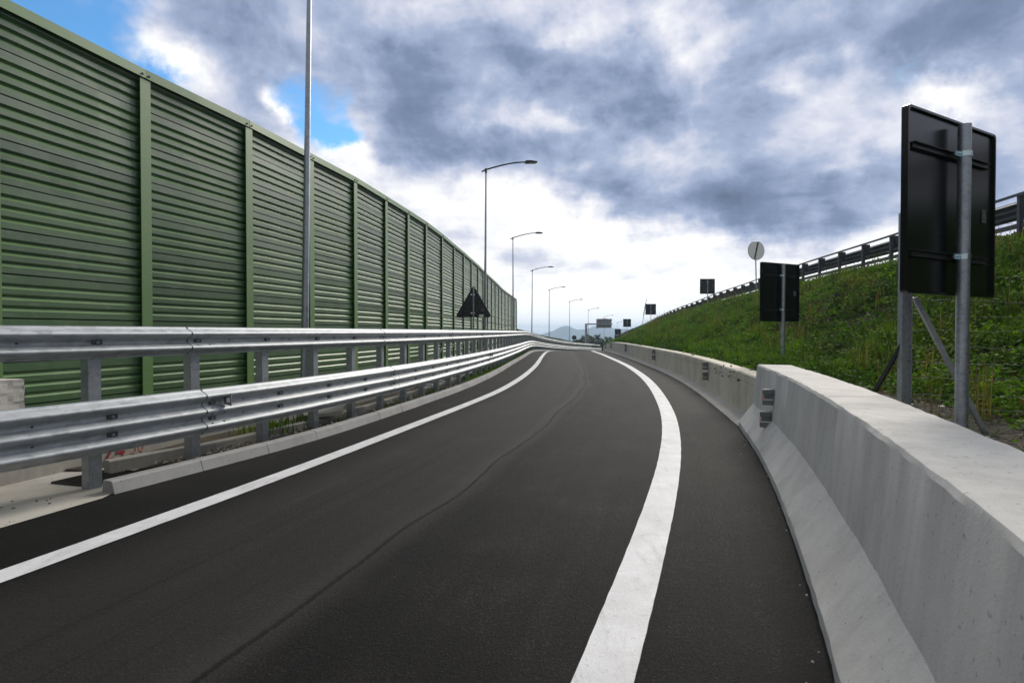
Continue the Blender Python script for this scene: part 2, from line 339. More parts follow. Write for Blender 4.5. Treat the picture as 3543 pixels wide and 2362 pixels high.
# ------------------------------------------------------------------ plan curves (y -> x) in metres
class Path:
    def __init__(s, pts, y0=None, y1=None, step=.1, shift=0.0, sm=2.0):
        P = np.array(sorted(pts), float); y, x = P[:, 0], P[:, 1]
        h = np.diff(y); dl = np.diff(x) / h; m = np.empty(len(y)); m[0], m[-1] = dl[0], dl[-1]
        m[1:-1] = (dl[:-1] * h[1:] + dl[1:] * h[:-1]) / (h[:-1] + h[1:])
        y0 = y[0] if y0 is None else y0; y1 = y[-1] if y1 is None else y1
        Y = np.arange(y0, y1 + 1e-6, step); i = np.clip(np.searchsorted(y, Y) - 1, 0, len(h) - 1); t = (Y - y[i]) / h[i]
        X = (2*t**3 - 3*t**2 + 1) * x[i] + (t**3 - 2*t**2 + t) * h[i] * m[i] + (-2*t**3 + 3*t**2) * x[i+1] + (t**3 - t**2) * h[i] * m[i+1]
        k = max(3, int(sm / step) | 1); ker = np.hanning(k + 2)[1:-1]; ker /= ker.sum(); pad = k // 2       # light smoothing
        Xp = np.r_[X[0] - (X[1] - X[0]) * np.arange(pad, 0, -1), X, X[-1] + (X[-1] - X[-2]) * np.arange(1, pad + 1)]
        X = np.convolve(Xp, ker, 'valid')
        if shift:
            tx, ty = np.gradient(X, Y), np.ones_like(Y); L = np.hypot(tx, ty); X, Y = X + shift * ty / L, Y - shift * tx / L
        s.X, s.Y = X, Y; s.S = np.r_[0, np.cumsum(np.hypot(np.diff(X), np.diff(Y)))]
    def x(s, y): return np.interp(y, s.Y, s.X)
    def s_of(s, y): return float(np.interp(y, s.Y, s.S))
    def at(s, q_): return float(np.interp(q_, s.S, s.X)), float(np.interp(q_, s.S, s.Y))
    def tan(s, q_):
        a, b = s.at(max(q_ - .15, 0)), s.at(min(q_ + .15, s.S[-1])); d = math.hypot(b[0] - a[0], b[1] - a[1]); return (b[0] - a[0]) / d, (b[1] - a[1]) / d
GY = [-30, 42, 50, 60, 68, 88, 108, 128, 148, 168, 220, 400, 1000, 2400, 5000]
GZ = [0, 0, -.10, -.38, -.66, -1.38, -2.12, -2.9, -3.85, -5.0, -7.6, -13, -30, -64, -66]
_gy = np.arange(-30, 300, .5); _gz = np.interp(_gy, GY, GZ); _k = np.hanning(31); _k /= _k.sum(); _gzs = np.convolve(np.pad(_gz, 15, 'edge'), _k, 'valid')
def gz(y): return float(np.interp(y, _gy, _gzs)) if y < 290 else float(np.interp(y, GY, GZ))

LL = Path([(-6, -5.8), (2, -3.60), (3.69, -3.13), (6.24, -2.42), (9.54, -1.62), (12.03, -1.03), (14.8, -.42), (18.5, .15), (24.7, .85), (37, 1.85), (47.7, 2.78), (62, 4.5), (80, 7.2), (100, 11.7), (125, 20)], sm=5.0)
RL = Path([(-6, -2.6), (0, -.50), (2.56, .39), (5.0, 1.22), (7.1, 1.87), (10, 2.63), (13.9, 3.42), (18.1, 4.12), (25.3, 4.98), (37.8, 5.88), (50, 6.75), (62, 8.3), (80, 11.0), (100, 15.5), (125, 24)], sm=5.0)
KB = Path([(5.5, -3.69), (6.24, -3.42), (6.9, -3.18), (7.75, -2.88), (9.2, -2.5), (11.3, -2.06), (13, -1.72), (15.5, -1.27), (20, -.68), (27.7, .03), (36, .78), (47, 1.68), (62, 3.4), (80, 6.1), (100, 10.6), (125, 19)], sm=3.0)
RF = Path([(-1, -6.9), (1.5, -5.65), (3, -4.88), (4, -4.40), (5, -3.94), (6, -3.56), (8, -2.92), (10, -2.42), (13, -1.80), (17, -1.18), (22, -.56), (30, .22), (40, 1.05), (47, 1.60), (62, 3.1), (80, 6.0), (100, 10.5), (115, 15.5), (122, 18.3)], sm=4.0)
NB = Path([(2.3, -6.72), (4.45, -6.14), (6.5, -5.62), (8.49, -5.14), (10.45, -4.57), (12.4, -4.15), (14.25, -3.72), (16.3, -3.41), (18.1, -3.14), (20, -2.87), (22.5, -2.63), (25.2, -2.43), (27.5, -2.24), (30.4, -2.04), (32.8, -1.87), (35.6, -1.72), (38.5, -1.56), (40.9, -1.4), (43.4, -1.25), (46.8, -1.06), (50.9, -.84), (53.6, -.63), (56.7, -.38), (60, -.1), (63.6, .2), (67.4, .5)], step=.1)
NBY = [2.4, 4.45, 6.5, 8.45, 10.45, 12.4, 14.25, 16.25, 18.1, 20, 22.5, 25.1, 27.6, 30.2, 32.8, 35.6, 38.4, 40.9, 43.7, 47, 50.4, 53.6, 56.9, 60.2, 63.8, 67.4]
LB = Path([(67.5, .55), (75, 2.6), (85, 4.6), (100, 8.0), (108, 10.0), (115, 12.2), (130, 17.6)])
JT = Path([(-1.6, -.34), (.2, .42), (1.2, .84), (2.58, 1.40), (3.64, 1.79), (5.08, 2.29), (6.7, 2.81), (9.6, 3.61)], sm=3.0)
WF = Path([(9.0, 3.84), (11.3, 4.28), (14.5, 4.86), (20.8, 5.77), (27, 6.35), (34.6, 6.95), (41.5, 7.42), (50, 8.2), (60, 9.4), (72, 11.0), (86, 13.0)])
UR = Path([(-3, 9.9), (5, 11.15), (13, 12.4), (15, 12.7), (21.2, 13.6), (31.5, 14.9), (39.7, 16.2), (52, 17.6), (75, 19.3), (100, 22.2), (150, 28.3), (220, 37)])
URZ = ([-3, 13, 21, 31.5, 39.7, 52, 75, 100, 150, 175, 220], [4.95, 4.97, 5.0, 5.0, 5.0, 4.85, 3.95, 2.95, 1.6, .7, -1.2])
def urz(y): return float(np.interp(y, *URZ))

def sweep(mb, path, s0, s1, prof, step=.5, closed=False, mi=None, zf=None, smooth=False, off=None, jit=0.0, caps=False, uvscale=1.0):
    """prof: list of (offset to the right of travel, height above ground)"""
    n = max(2, int(math.ceil((s1 - s0) / step)) + 1); k = len(prof); vs = []; uv = []
    pl = [0.0]
    for i in range(1, k): pl.append(pl[-1] + math.hypot(prof[i][0] - prof[i-1][0], prof[i][1] - prof[i-1][1]))
    for i in range(n):
        s_ = s0 + (s1 - s0) * i / (n - 1); x, y = path.at(s_); tx, ty = path.tan(s_); z = gz(y) if zf is None else zf(y)
        o = off(s_) if off else 0.0
        for j, (a, h) in enumerate(prof):
            a2 = a + o + (random.uniform(-jit, jit) if jit else 0); h2 = h + (random.uniform(-jit, jit) if (jit and h > .03) else 0)
            vs.append((x + ty * a2, y - tx * a2, z + h2)); uv.append((s_ * uvscale, pl[j] * uvscale))
    fs = []; mm = []
    kk = k if closed else k - 1
    for i in range(n - 1):
        for j in range(kk):
            j2 = (j + 1) % k; fs.append((i * k + j, (i + 1) * k + j, (i + 1) * k + j2, i * k + j2)); mm.append(mi[j] if mi else 0)
    b = len(mb.v); mb.v += vs; mb.uv += uv
    for f, m_ in zip(fs, mm): mb.f.append([b + q_ for q_ in f]); mb.mi.append(m_); mb.sm.append(smooth)
    if caps:
        mb.f.append([b + j for j in range(k)]); mb.mi.append(0); mb.sm.append(False)
        mb.f.append([b + (n - 1) * k + j for j in range(k - 1, -1, -1)]); mb.mi.append(0); mb.sm.append(False)

# ------------------------------------------------------------------ ground, road, hills
mb = MB(); ys = [-40, -10, 0, 20, 42, 50, 60, 70, 88, 108, 128, 150, 168, 200, 240, 300, 400, 600, 1000, 1600, 2400, 3400, 4200]; xs = [-2600, -1200, -500, -200, -80, -40, -20, -8, 0, 6, 12, 20, 30, 45, 80, 200, 500, 1200, 2600]
for y in ys:
    for x in xs: mb.v.append((x, y, gz(y) - .08 - (.5 if x > 8 else 0))); mb.uv.append((x, y))
nx = len(xs)
for i in range(len(ys) - 1):
    for j in range(nx - 1): mb.f.append([i*nx+j, i*nx+j+1, (i+1)*nx+j+1, (i+1)*nx+j]); mb.mi.append(0); mb.sm.append(True)
tag(mb.build('ground', M['ground']), 'low grassy ground falling away towards the hills', kind='structure')

mb = MB(); rows = np.r_[np.arange(-6, 30, .4), np.arange(30, 126, 1.0)]; nc = 15
def left_edge(y): return float(np.interp(y, [-6, 2, 4.6, 5.5], [-6.3, -4.58, -3.93, -3.69])) if y < 5.5 else float(KB.x(y)) - .02
def right_edge(y): return float(JT.x(y)) + .06 if y < 9.4 else float(WF.x(min(y, 86))) + max(0, y - 86) * .45 - (.02)
for y in rows:
    a, b = left_edge(y), right_edge(y); l0 = float(LL.x(y)); sa = LL.s_of(y)
    for j in range(nc):
        x = a + (b - a) * j / (nc - 1); jt = random.uniform(-.012, .012) if (j == 0 and y < 5.5) else 0
        mb.v.append((x + jt, y, gz(y))); mb.uv.append((x - l0, sa))
for i in range(len(rows) - 1):
    for j in range(nc - 1): mb.f.append([i*nc+j, i*nc+j+1, (i+1)*nc+j+1, (i+1)*nc+j]); mb.mi.append(0); mb.sm.append(True)
road = tag(mb.build('road', M['asphalt']), 'dark asphalt slip road curving left then dropping over a crest', kind='structure')
for pth, wd in ((LL, .21), (RL, .255)):
    mb = MB(); Ys = np.r_[np.arange(-5.5, 20, .12), np.arange(20, 120, .6)]
    for y in Ys:
        s_ = pth.s_of(y); x, yy = pth.at(s_); tx, ty = pth.tan(s_)
        for sg in (-1, 1):
            h = sg * (wd / 2 + random.uniform(-.002, .002)); mb.v.append((x + ty * h, yy - tx * h, gz(yy) + .005)); mb.uv.append((h, s_))
    for i in range(len(Ys) - 1): mb.f.append([2*i, 2*i+1, 2*i+3, 2*i+2]); mb.mi.append(0); mb.sm.append(False)
    mb.build('edge_line', M['line'], road)

# concrete apron at the near left, verge soil behind the kerb, gutter strip by the right wall
mb = MB()
for y in np.arange(-6, 6.61, .3):
    a, b = float(NB.x(max(y, 2.35))) + (.75 if y > 2.35 else .6 - (2.35 - y) * .25), left_edge(y) + .03
    if y > 5.5: b = float(KB.x(y)) - .1
    for j in range(9):
        x = a + (b - a) * j / 8; mb.v.append((x, y, .006 + .004 * math.sin(x * 3 + y) * (1 if 0 < j < 8 else 0))); mb.uv.append((x, y))
nr = len(mb.v) // 9
for i in range(nr - 1):
    for j in range(8): mb.f.append([i*9+j, i*9+j+1, (i+1)*9+j+1, (i+1)*9+j]); mb.mi.append(0); mb.sm.append(True)
tag(mb.build('concrete_apron', M['apron']), 'pale stained concrete apron beside the road', kind='structure')
mb = MB()
for y in np.r_[np.arange(6.45, 60, .35), np.arange(60, 124, 2)]:
    a = (float(NB.x(y)) if y < 67 else float(LB.x(y))) + float(np.interp(y, [20, 30], [.78, .3])); b = float(KB.x(y)) - .08
    for j in range(9):
        t = j / 8; x = a + (b - a) * t; mb.v.append((x, y, gz(y) + [.02, .02, .015, .01, .0, .02, .045, .055, .06][j] * (1 if y < 22 else 1.1) + .018 * math.sin(y * 2.3 + j) * (1 if j < 7 else .3))); mb.uv.append((x, y))
nr = len(mb.v) // 9
for i in range(nr - 1):
    for j in range(8): mb.f.append([i*9+j, i*9+j+1, (i+1)*9+j+1, (i+1)*9+j]); mb.mi.append(0); mb.sm.append(True)
tag(mb.build('verge', M['soil']), 'strip of bare soil between kerb and noise barrier', kind='structure')
mb = MB(); sweep(mb, WF, WF.s_of(9.05), WF.s_of(60), [(-.34, .004), (-.30, .028), (-.02, .05), (.03, .05)], .4, jit=.004)
tag(mb.build('gutter_strip', M['apron']), 'pale concrete strip at the foot of the right wall', kind='structure')
# kerb
mb = MB(); s0 = KB.s_of(5.55); S1 = KB.s_of(121); s_ = s0; kp = [(0, 0), (-.035, .105), (-.05, .118), (-.15, .12), (-.165, 0)]
while s_ < S1:
    sweep(mb, KB, s_ + .003, min(s_ + .995, S1), kp, .34, closed=False, jit=.0015, caps=True, off=lambda q_, r=random.uniform(-.006, .006): r); s_ += 1.0
tag(mb.build('kerb', M['kerb']), 'low sloped concrete kerb in one metre stones', kind='structure')

# ------------------------------------------------------------------ noise barrier
nb = thing('noise_barrier', 'tall green corrugated metal noise barrier curving along the left of the road', 'noise barrier', (-5.2, 8.4, 0))
PITCH, MOD, NM, PB = .1225, .49, 10, .19
def module_profile(z0, dj):
    pts = []; ms = []
    for i in range(4):
        zb = z0 + i * PITCH; top = .072 if i < 3 else .107
        start = zb + (.0145 if i else 0)
        pts += [(dj, start), (dj, zb + top)]; ms += [0, 1 if i < 3 else 2]
        if i < 3: pts += [(dj - .027, zb + .098), (dj - .029, zb + .106)]; ms += [0, 0]
        else: pts += [(-.035, zb + top + .001), (-.035, zb + PITCH - .001)]; ms += [2, 2]
    return pts, ms
def bay(parent, P0, P1, z0a, z0b, nmod, name='panel'):
    mb = MB(); a, b = Vector((*P0, 0)), Vector((*P1, 0)); d = b - a; L = d.length; d.normalize(); nrm = Vector((d.y, -d.x, 0)); ns = 7
    for k in range(nmod):
        pr, ms = module_profile(k * MOD, random.uniform(-.003, .003)); tl = random.uniform(-.006, .006); kk = len(pr); base = len(mb.v); bow = [random.uniform(-.004, .004) for _ in range(ns)]
        for i in range(ns):
            t = i / (ns - 1); zz = z0a + (z0b - z0a) * t
            for off, h in pr:
                o_ = off + (bow[i] if 0 < i < ns - 1 else 0) + tl * ((h - k * MOD) / MOD - .5); p = a + d * (t * L) + nrm * o_; mb.v.append((p.x, p.y, zz + h)); mb.uv.append((t * L, h))
        for i in range(ns - 1):
            for j in range(kk - 1): mb.f.append([base+i*kk+j, base+(i+1)*kk+j, base+(i+1)*kk+j+1, base+i*kk+j+1]); mb.mi.append(ms[j]); mb.sm.append(False)
    # solid back sheet so the panel has real thickness
    q0, q1 = a - nrm * .11, b - nrm * .11; H = nmod * MOD
    mb.add([(q0.x, q0.y, z0a), (q1.x, q1.y, z0b), (q1.x, q1.y, z0b + H), (q0.x, q0.y, z0a + H)], [(3, 2, 1, 0)], 1)
    e0, e1 = a - nrm * .035, b - nrm * .035
    mb.add([(e0.x, e0.y, z0a + H - .01), (e1.x, e1.y, z0b + H - .01), (q1.x, q1.y, z0b + H), (q0.x, q0.y, z0a + H)], [(0, 1, 2, 3)], 1)
    return mb.build(name, [M['perf'], M['paint'], M['void']], parent)
NP = [(float(NB.x(y)), y) for y in NBY]
for i, (x, y) in enumerate(NP):
    a = NP[max(i - 1, 0)]; b = NP[min(i + 1, len(NP) - 1)]; ang = math.atan2(b[1] - a[1], b[0] - a[0]); tx, ty = math.cos(ang), math.sin(ang)
    mb = MB(); g = min(gz(y), 0)
    mtx = Matrix.Rotation(ang, 4, 'Z')
    mb.box((x + ty * .045, y - tx * .045, (5.0 + g) / 2), (.17, .014, 5.0 - g), ang); mb.box((x - ty * .045, y + tx * .045, (4.95 + g) / 2), (.012, .16, 4.95 - g), ang)
    mb.box((x - ty * .14, y + tx * .14, (4.95 + g) / 2), (.17, .014, 4.95 - g), ang)
    mb.build('post', M['paint'], nb)
    if i < len(NP) - 1:
        x2, y2 = NP[i + 1]; dx_, dy_ = x2 - x, y2 - y; L = math.hypot(dx_, dy_); ux, uy = dx_ / L, dy_ / L; n_ = (uy, -ux)
        za, zb_ = PB, PB
        bay(nb, (x + ux * .03, y + uy * .03), (x2 - ux * .03, y2 - uy * .03), za, zb_, NM)
        mb = MB(); zt = PB + NM * MOD
        for (o0, o1, z0, z1) in ((.053, .066, zt - .075, zt + .03), (-.16, .066, zt + .03, zt + .044), (-.16, -.146, zt - .1, zt + .03)):
            c = ((x + x2) / 2 + n_[0] * (o0 + o1) / 2, (y + y2) / 2 + n_[1] * (o0 + o1) / 2, (z0 + z1) / 2); mb.box(c, (L - .006, o1 - o0, z1 - z0), math.atan2(uy, ux))
        for e, sg in ((.055, 1), (L - .055, -1)):
            c = Vector((x + ux * e + n_[0] * .066, y + uy * e + n_[1] * .066, zt - .03)); mb.tube([c, c + Vector((n_[0], n_[1], 0)) * .016], [.017, .012], 8, 1)
        mb.build('top_cap', [M['paint'], M['bolt']], nb)
# plinth
mb = MB(); s_ = NB.s_of(2.5); e_ = NB.s_of(67)
while s_ < e_:
    sweep(mb, NB, s_ + .004, min(s_ + 1.48, e_), [(.82, -.08), (.80, .34), (.78, .36), (-.2, .36), (-.2, -.08)], .5, jit=.003, caps=True); s_ += 1.5
pl = mb.build('plinth', M['plinth'], nb)
# hand painted numbers on the plinth
def strokes(mb, sy, lines, sc_, wd, z0, mi):
    s_a = NB.s_of(sy)
    for ln in lines:
        for (a, b) in zip(ln[:-1], ln[1:]):
            P = []
            for (u, v) in (a, b):
                x, y = NB.at(s_a + u * sc_); tx, ty = NB.tan(s_a + u * sc_); o_ = .816 - .047 * (z0 + v * sc_) + .006; P.append(Vector((x + ty * o_, y - tx * o_, z0 + v * sc_)))
            d = (P[1] - P[0]).normalized(); nn = Vector((NB.tan(s_a)[1], -NB.tan(s_a)[0], 0)); sd_ = d.cross(nn).normalized() * wd / 2; P0 = P[0] - d * wd * .4; P1 = P[1] + d * wd * .4
            mb.add([P0 - sd_, P0 + sd_, P1 + sd_, P1 - sd_], [(0, 1, 2, 3)], mi)
two = [[(0, .8), (.15, 1), (.4, .98), (.5, .8), (.35, .5), (.02, .1), (.1, .02), (.5, .05)]]
four = [[(.35, 1), (0, .3), (.55, .28)], [(.42, .7), (.40, -.08)]]
five = [[(.5, 1), (.08, .95), (.08, .6), (.4, .55), (.48, .25), (.3, .02), (0, .08)]]
zero = [[(.25, 0), (.05, .2), (.02, .6), (.2, .98), (.42, .8), (.48, .4), (.25, 0)]]
sh = lambda g, dx_: [[(u + dx_, v) for u, v in l] for l in g]
mb = MB(); strokes(mb, 7.12, sh(two, 0) + sh(four, .75), .19, .024, .02, 0); mb.build('painted_number', [M['red']], nb)
mb = MB(); strokes(mb, 7.46, sh(five, 0) + sh(zero, .7), .16, .02, .03, 0); mb.build('painted_number', [M['pink']], nb)

# ------------------------------------------------------------------ low barrier beyond the tall one
lb = thing('low_noise_barrier', 'low green noise barrier continuing down the hill beyond the tall one', 'noise barrier', (3, 78, -1))
lz = lambda y: float(np.interp(y, [67, 78, 100, 115, 130], [1.80, 1.12, .30, -.52, -1.3]))
s_ = 0.0
while s_ < LB.S[-1] - 2.5:
    p0, p1 = LB.at(s_), LB.at(s_ + 2.5); bay(lb, p0, p1, lz(p0[1]) - 4 * MOD, lz(p1[1]) - 4 * MOD, 4)
    ang = math.atan2(p1[1] - p0[1], p1[0] - p0[0]); mb = MB(); mb.box((p0[0] + .05, p0[1] - .02, lz(p0[1]) - 1.1), (.15, .15, 2.3), ang); mb.build('post', M['paint'], lb)
    mb = MB(); mb.bar((p0[0], p0[1], lz(p0[1]) + .03), (p1[0], p1[1], lz(p1[1]) + .03), .2, .07); mb.build('top_cap', M['paint'], lb); s_ += 2.5

# ------------------------------------------------------------------ left guardrail
gr = thing('guardrail', 'galvanised steel guardrail with a three-wave beam and a raised two-wave beam along the left kerb', 'guardrail', (-3.6, 6.0, 0))
def wave(n, h, z0, depth=.083):
    pts = []; step = h / n
    for i in range(n):
        b = z0 + i * step
        for t, d in ((0.0, -1), (.06, -.99), (.12, -.92), (.18, -.78), (.36, -.16), (.41, -.05), (.47, 0), (.53, 0), (.59, -.05), (.64, -.16), (.82, -.78), (.88, -.92), (.94, -.99)): pts.append((d * depth, b + t * step))
    pts.append((-depth, z0 + h)); return pts
W2, W3 = wave(2, .31, 1.245), wave(3, .505, .365)
W2 = [(a - .20, b) for a, b in W2]
SP = 1.17; sp0 = RF.s_of(5.64); first = -4
posts = [sp0 + SP * k for k in range(-4, 96) if 0 < sp0 + SP * k < RF.S[-1] - .3]
k0 = -4
def beam(prof, s0, s1, name, valley, nb_):
    mb = MB(); L = s1 - s0
    sweep(mb, RF, s0 - .12, s1 + .14, prof, .24 if s0 < 25 else .6, smooth=True, off=lambda q_: .008 - .008 * min(1, max(0, (q_ - s0 + .12) / L)))
    # folded dark edge at the visible lap end
    x, y = RF.at(s0 - .12); tx, ty = RF.tan(s0 - .12); z = gz(y); vs = []
    for a, h in prof: vs += [(x + ty * (a + .0085), y - tx * (a + .0085), z + h), (x + ty * (a - .004) - tx * .006, y - tx * (a - .004) - ty * .006, z + h)]
    mb.add(vs, [(2*j, 2*j+1, 2*j+3, 2*j+2) for j in range(len(prof) - 1)], 1)
    def bolt(s_, h, o_, big):
        x, y = RF.at(s_); tx, ty = RF.tan(s_); z = gz(y) + h; ang = math.atan2(ty, tx); c = Vector((x + ty * o_, y - tx * o_, z)); nn = Vector((ty, -tx, 0))
        if big: mb.box(c + nn * .006, (.10, .010, .042), ang, 1); mb.tube([c + nn * .010, c + nn * .024], [.017, .013], 8, 2)
        else: mb.tube([c, c + nn * .014], [.013, .010], 7, 1)
    for k in range(4):
        for (h, o_) in valley: bolt(s0 + SP * k + .012, h, o_ + .004, s0 < 30)
        if k < 3 and s0 < 14:
            for (h, o_) in valley: bolt(s0 + SP * k + .5, h, o_ - .003, False)
    if s0 < 24:
        for ds in (.0, .17):
            for (h, o_) in valley:
                for dh, do in ((.055, .058), (-.055, .058), (.118, .02), (-.118, .02)): bolt(s0 - .03 + ds, h + dh, o_ + do, False)
    return mb.build(name, [M['galv'], M['bolt'], M['galvp']], gr)
sk = sp0 + SP                                     # lap joints fall on every fourth post
s_ = sk - 8 * SP
while s_ < RF.S[-1] - 5:
    if s_ > .2:
        beam(W3, s_, s_ + 4 * SP, 'lower_beam', [(.365 + .505 / 3, -.083), (.365 + .505 * 2 / 3, -.083)], 4); beam(W2, s_, s_ + 4 * SP, 'upper_beam', [(1.40, -.283)], 4)
    s_ += 4 * SP
for kk_ in range(0, 24, 12):                                    # small catadioptric brackets beside some laps
    s_ = sk + kk_ * SP + .17; x, y = RF.at(s_); tx, ty = RF.tan(s_); nn = Vector((ty, -tx, 0)); tv = Vector((tx, ty, 0)); c = Vector((x, y, gz(y) + .365 + .505 * .70)) - nn * .05
    mb = MB(); mb.add([c + Vector((0, 0, -.045)), c + nn * .10 + Vector((0, 0, -.062)), c + nn * .10 + Vector((0, 0, .075)), c + Vector((0, 0, .03))], [(0, 1, 2, 3), (3, 2, 1, 0)]); mb.bar(c + nn * .10 + Vector((0, 0, -.065)), c + nn * .10 + Vector((0, 0, .078)), .012, .012); mb.box(c + nn * .065 - tv * .006, (.006, .045, .05), math.atan2(ty, tx), 1)
    mb.build('reflector', [M['plastic'], M['signwhite']], gr)
pm = MB()
for (c, sz) in (((0, -.3, .7), (.006, .10, 1.64)), ((.06, -.35, .7), (.12, .006, 1.64)), ((.06, -.25, .7), (.12, .006, 1.64)), ((.12, -.272, .7), (.006, .045, 1.64)), ((.12, -.33, .7), (.006, .04, 1.64))):
    pm.box((c[0] - .06, c[1] - .045, c[2]), sz)
pm.box((0, -.192, .615), (.06, .20, .30)); pm.box((0, -.105, .615), (.09, .012, .40))
post0 = None
for i, s_ in enumerate(posts):
    x, y = RF.at(s_); tx, ty = RF.tan(s_); ang = math.atan2(ty, tx)
    if post0 is None:
        post0 = pm.build('post', M['galvp'], gr, origin=(0, 0, 0)); o = post0
    else: o = post0.copy(); C.objects.link(o); o.parent = gr
    # local +y of the post points to the left of travel after rotation, so mirror it to sit behind the beam
    o.location = Vector((x, y, gz(y))) - gr.location; o.rotation_euler = (0, 0, ang)
for vv in post0.data.vertices: vv.co.y = -vv.co.y
post0.data.flip_normals()
bm_ = MB(); bm_.bar((0, .40, 1.3), (-.10, .98, .12), .035, .035); bm_.bar((-.1, .75, .10), (-.1, 1.15, .10), .09, .06); brace0 = None
wb = MB(); wb.bar((-.1, .98, .22), (SP - .35, .98, .22), .10, .05); wb.bar((-.12, .98, .1), (-.05, .98, .4), .02, .06)
foot0 = None
for i, s_ in enumerate(posts):
    x, y = RF.at(s_)
    if y < 14.9: continue
    tx, ty = RF.tan(s_); ang = math.atan2(ty, tx)
    if brace0 is None:
        brace0 = bm_.build('brace', M['white'], gr); foot0 = wb.build('foot_bar', M['white'], gr)
        for q_ in (brace0, foot0):
            for vv in q_.data.vertices: vv.co += gr.location
        bo, fo = brace0, foot0
    else:
        bo = brace0.copy(); C.objects.link(bo); bo.parent = gr; fo = None
        if y < 40: fo = foot0.copy(); C.objects.link(fo); fo.parent = gr
    for q_ in (bo, fo):
        if q_: q_.location = Vector((x, y, gz(y))) - gr.location; q_.rotation_euler = (0, 0, ang)

# ------------------------------------------------------------------ bits on the left verge
gx, gy = -4.22, 6.16; ga = R(72)
t = thing('drain_grate', 'dark iron drain grate set in the concrete apron at the kerb end', 'drain grate', (gx, gy, -.006), ga, local=True)
mb = MB(); mb.box((0, 0, -.012), (.62, .50, .004)); mb.build('pit', M['void'], t)
mb = MB()
for k in range(17): mb.box((-.29 + k * .58 / 16, 0, .008), (.010, .48, .03))
for k in range(5): mb.box((0, -.22 + k * .11, .004), (.60, .008, .02))
mb.build('bars', M['iron'], t)
mb = MB()
for sx in (-1, 1): mb.box((sx * .305, 0, .008), (.014, .5, .036))
for sy in (-1, 1): mb.box((0, sy * .25, .008), (.624, .014, .036))
mb.build('frame', M['iron'], t)
CHp = Path([(6.3, -4.22), (7.2, -3.74), (7.9, -3.50), (9.34, -3.06), (11.3, -2.66), (13.3, -2.32), (15.5, -1.92), (18.2, -1.54), (21, -1.25)])
mb = MB(); s_ = 0.0
while s_ < CHp.S[-1]:
    r = random.uniform(-.01, .01); sweep(mb, CHp, s_ + .004, min(s_ + .99, CHp.S[-1]), [(0, -.08), (-.008, .13 + r), (-.02, .14 + r), (-.11, .14 + r), (-.12, -.08)], .33, jit=.004, caps=True); s_ += 1.0
tag(mb.build('channel_wall', M['plinth'], origin=(-3.6, 8, 0)), 'low weathered concrete channel wall behind the guardrail posts', 'low wall')
mb = MB(); mb.box((0, 0, 0), (.62, .46, .06), .2); o = mb.build('slab', M['apron'], origin=(-3.05, 9.75, .20)); 
for vv in o.data.vertices: vv.co += Vector((-3.05, 9.75, .20))
o.rotation_euler = (R(5), R(-5), 0); tag(o, 'loose concrete cover slab resting tilted on the low channel wall', 'slab')
def rough_block(name, c, sz, rz, label):
    mb = MB(); nx_, ny_, nz_ = 9, 5, 12
    import itertools
    def face(fn, a, b):
        base = len(mb.v)
        for i in range(a + 1):
            for j in range(b + 1): mb.v.append(fn(i / a, j / b)); mb.uv.append((i / a, j / b))
        for i in range(a):
            for j in range(b): mb.f.append([base+i*(b+1)+j, base+(i+1)*(b+1)+j, base+(i+1)*(b+1)+j+1, base+i*(b+1)+j+1]); mb.mi.append(0); mb.sm.append(False)
    X, Y, Z = sz
    def P(x, y, z):
        h = math.sin(x * 9 + z * 7) * math.sin(y * 8 + z * 5 + 1) * .004 + random.uniform(-.003, .003); e = 1 - .02 * (abs(x) + abs(y) > .8) * random.random(); return ((x * X) * e + h, (y * Y) * e + h, z * Z + h * .6)
    face(lambda u, v: P(u - .5, -.5, v), nx_, nz_); face(lambda u, v: P(.5, u - .5, v), ny_, nz_); face(lambda u, v: P(.5 - u, .5, v), nx_, nz_); face(lambda u, v: P(-.5, .5 - u, v), ny_, nz_); face(lambda u, v: P(u - .5, v - .5, 1), nx_, ny_); face(lambda u, v: P(u - .5, .5 - v, 0), nx_, ny_)
    for i in range(len(mb.v)): mb.v[i] = (mb.v[i][0] + c[0], mb.v[i][1] + c[1], mb.v[i][2] + c[2])
    o = mb.build(name, M['conc'], origin=c); o.rotation_euler = (0, 0, rz); tag(o, label, 'concrete block')
rough_block('concrete_block', (-5.18, 5.93, .365), (.50, .30, .28), R(70), 'lower pale concrete block of the stack behind the near end of the guardrail')
rough_block('concrete_block', (-5.17, 5.94, .65), (.48, .30, .37), R(72), 'upper pale concrete block of the stack behind the near end of the guardrail')

# ------------------------------------------------------------------ street lamps
def lamp_meshes(h=9.0):
    out = []
    mb = MB(); zs = np.linspace(0, h, 14); mb.tube([(0, 0, z) for z in zs], [.072 - .038 * z / h for z in zs], 14); mb.tube([(0, 0, 0), (0, 0, .03)], [.16, .16], 14); out.append(('pole', mb, [M['pole']]))
    mb = MB(); pts = [(-.20, 0, h - .10)] + [(-.0 + 1.95 * t, 0, h + .0 + .42 * math.sin(t * math.pi / 2 * .96)) for t in np.linspace(0, 1, 12)]; mb.tube(pts, [.036] * 6 + [.033] * 7, 9); mb.tube([(0, 0, h - .16), (0, 0, h + .05)], [.052, .052], 12); out.append(('arm', mb, [M['dark']]))
    mb = MB(); z = h + .42; mb.prism([(1.82, z - .05), (2.02, z - .055), (2.38, z - .02), (2.40, z + .02), (2.1, z + .06), (1.84, z + .045)], -.13, .13); out.append(('lamp_head', mb, [M['dark']]))
    mb = MB(); mb.box((2.16, 0, h + .365), (.30, .18, .012)); out.append(('lens', mb, [M['signwhite']]))
    return out
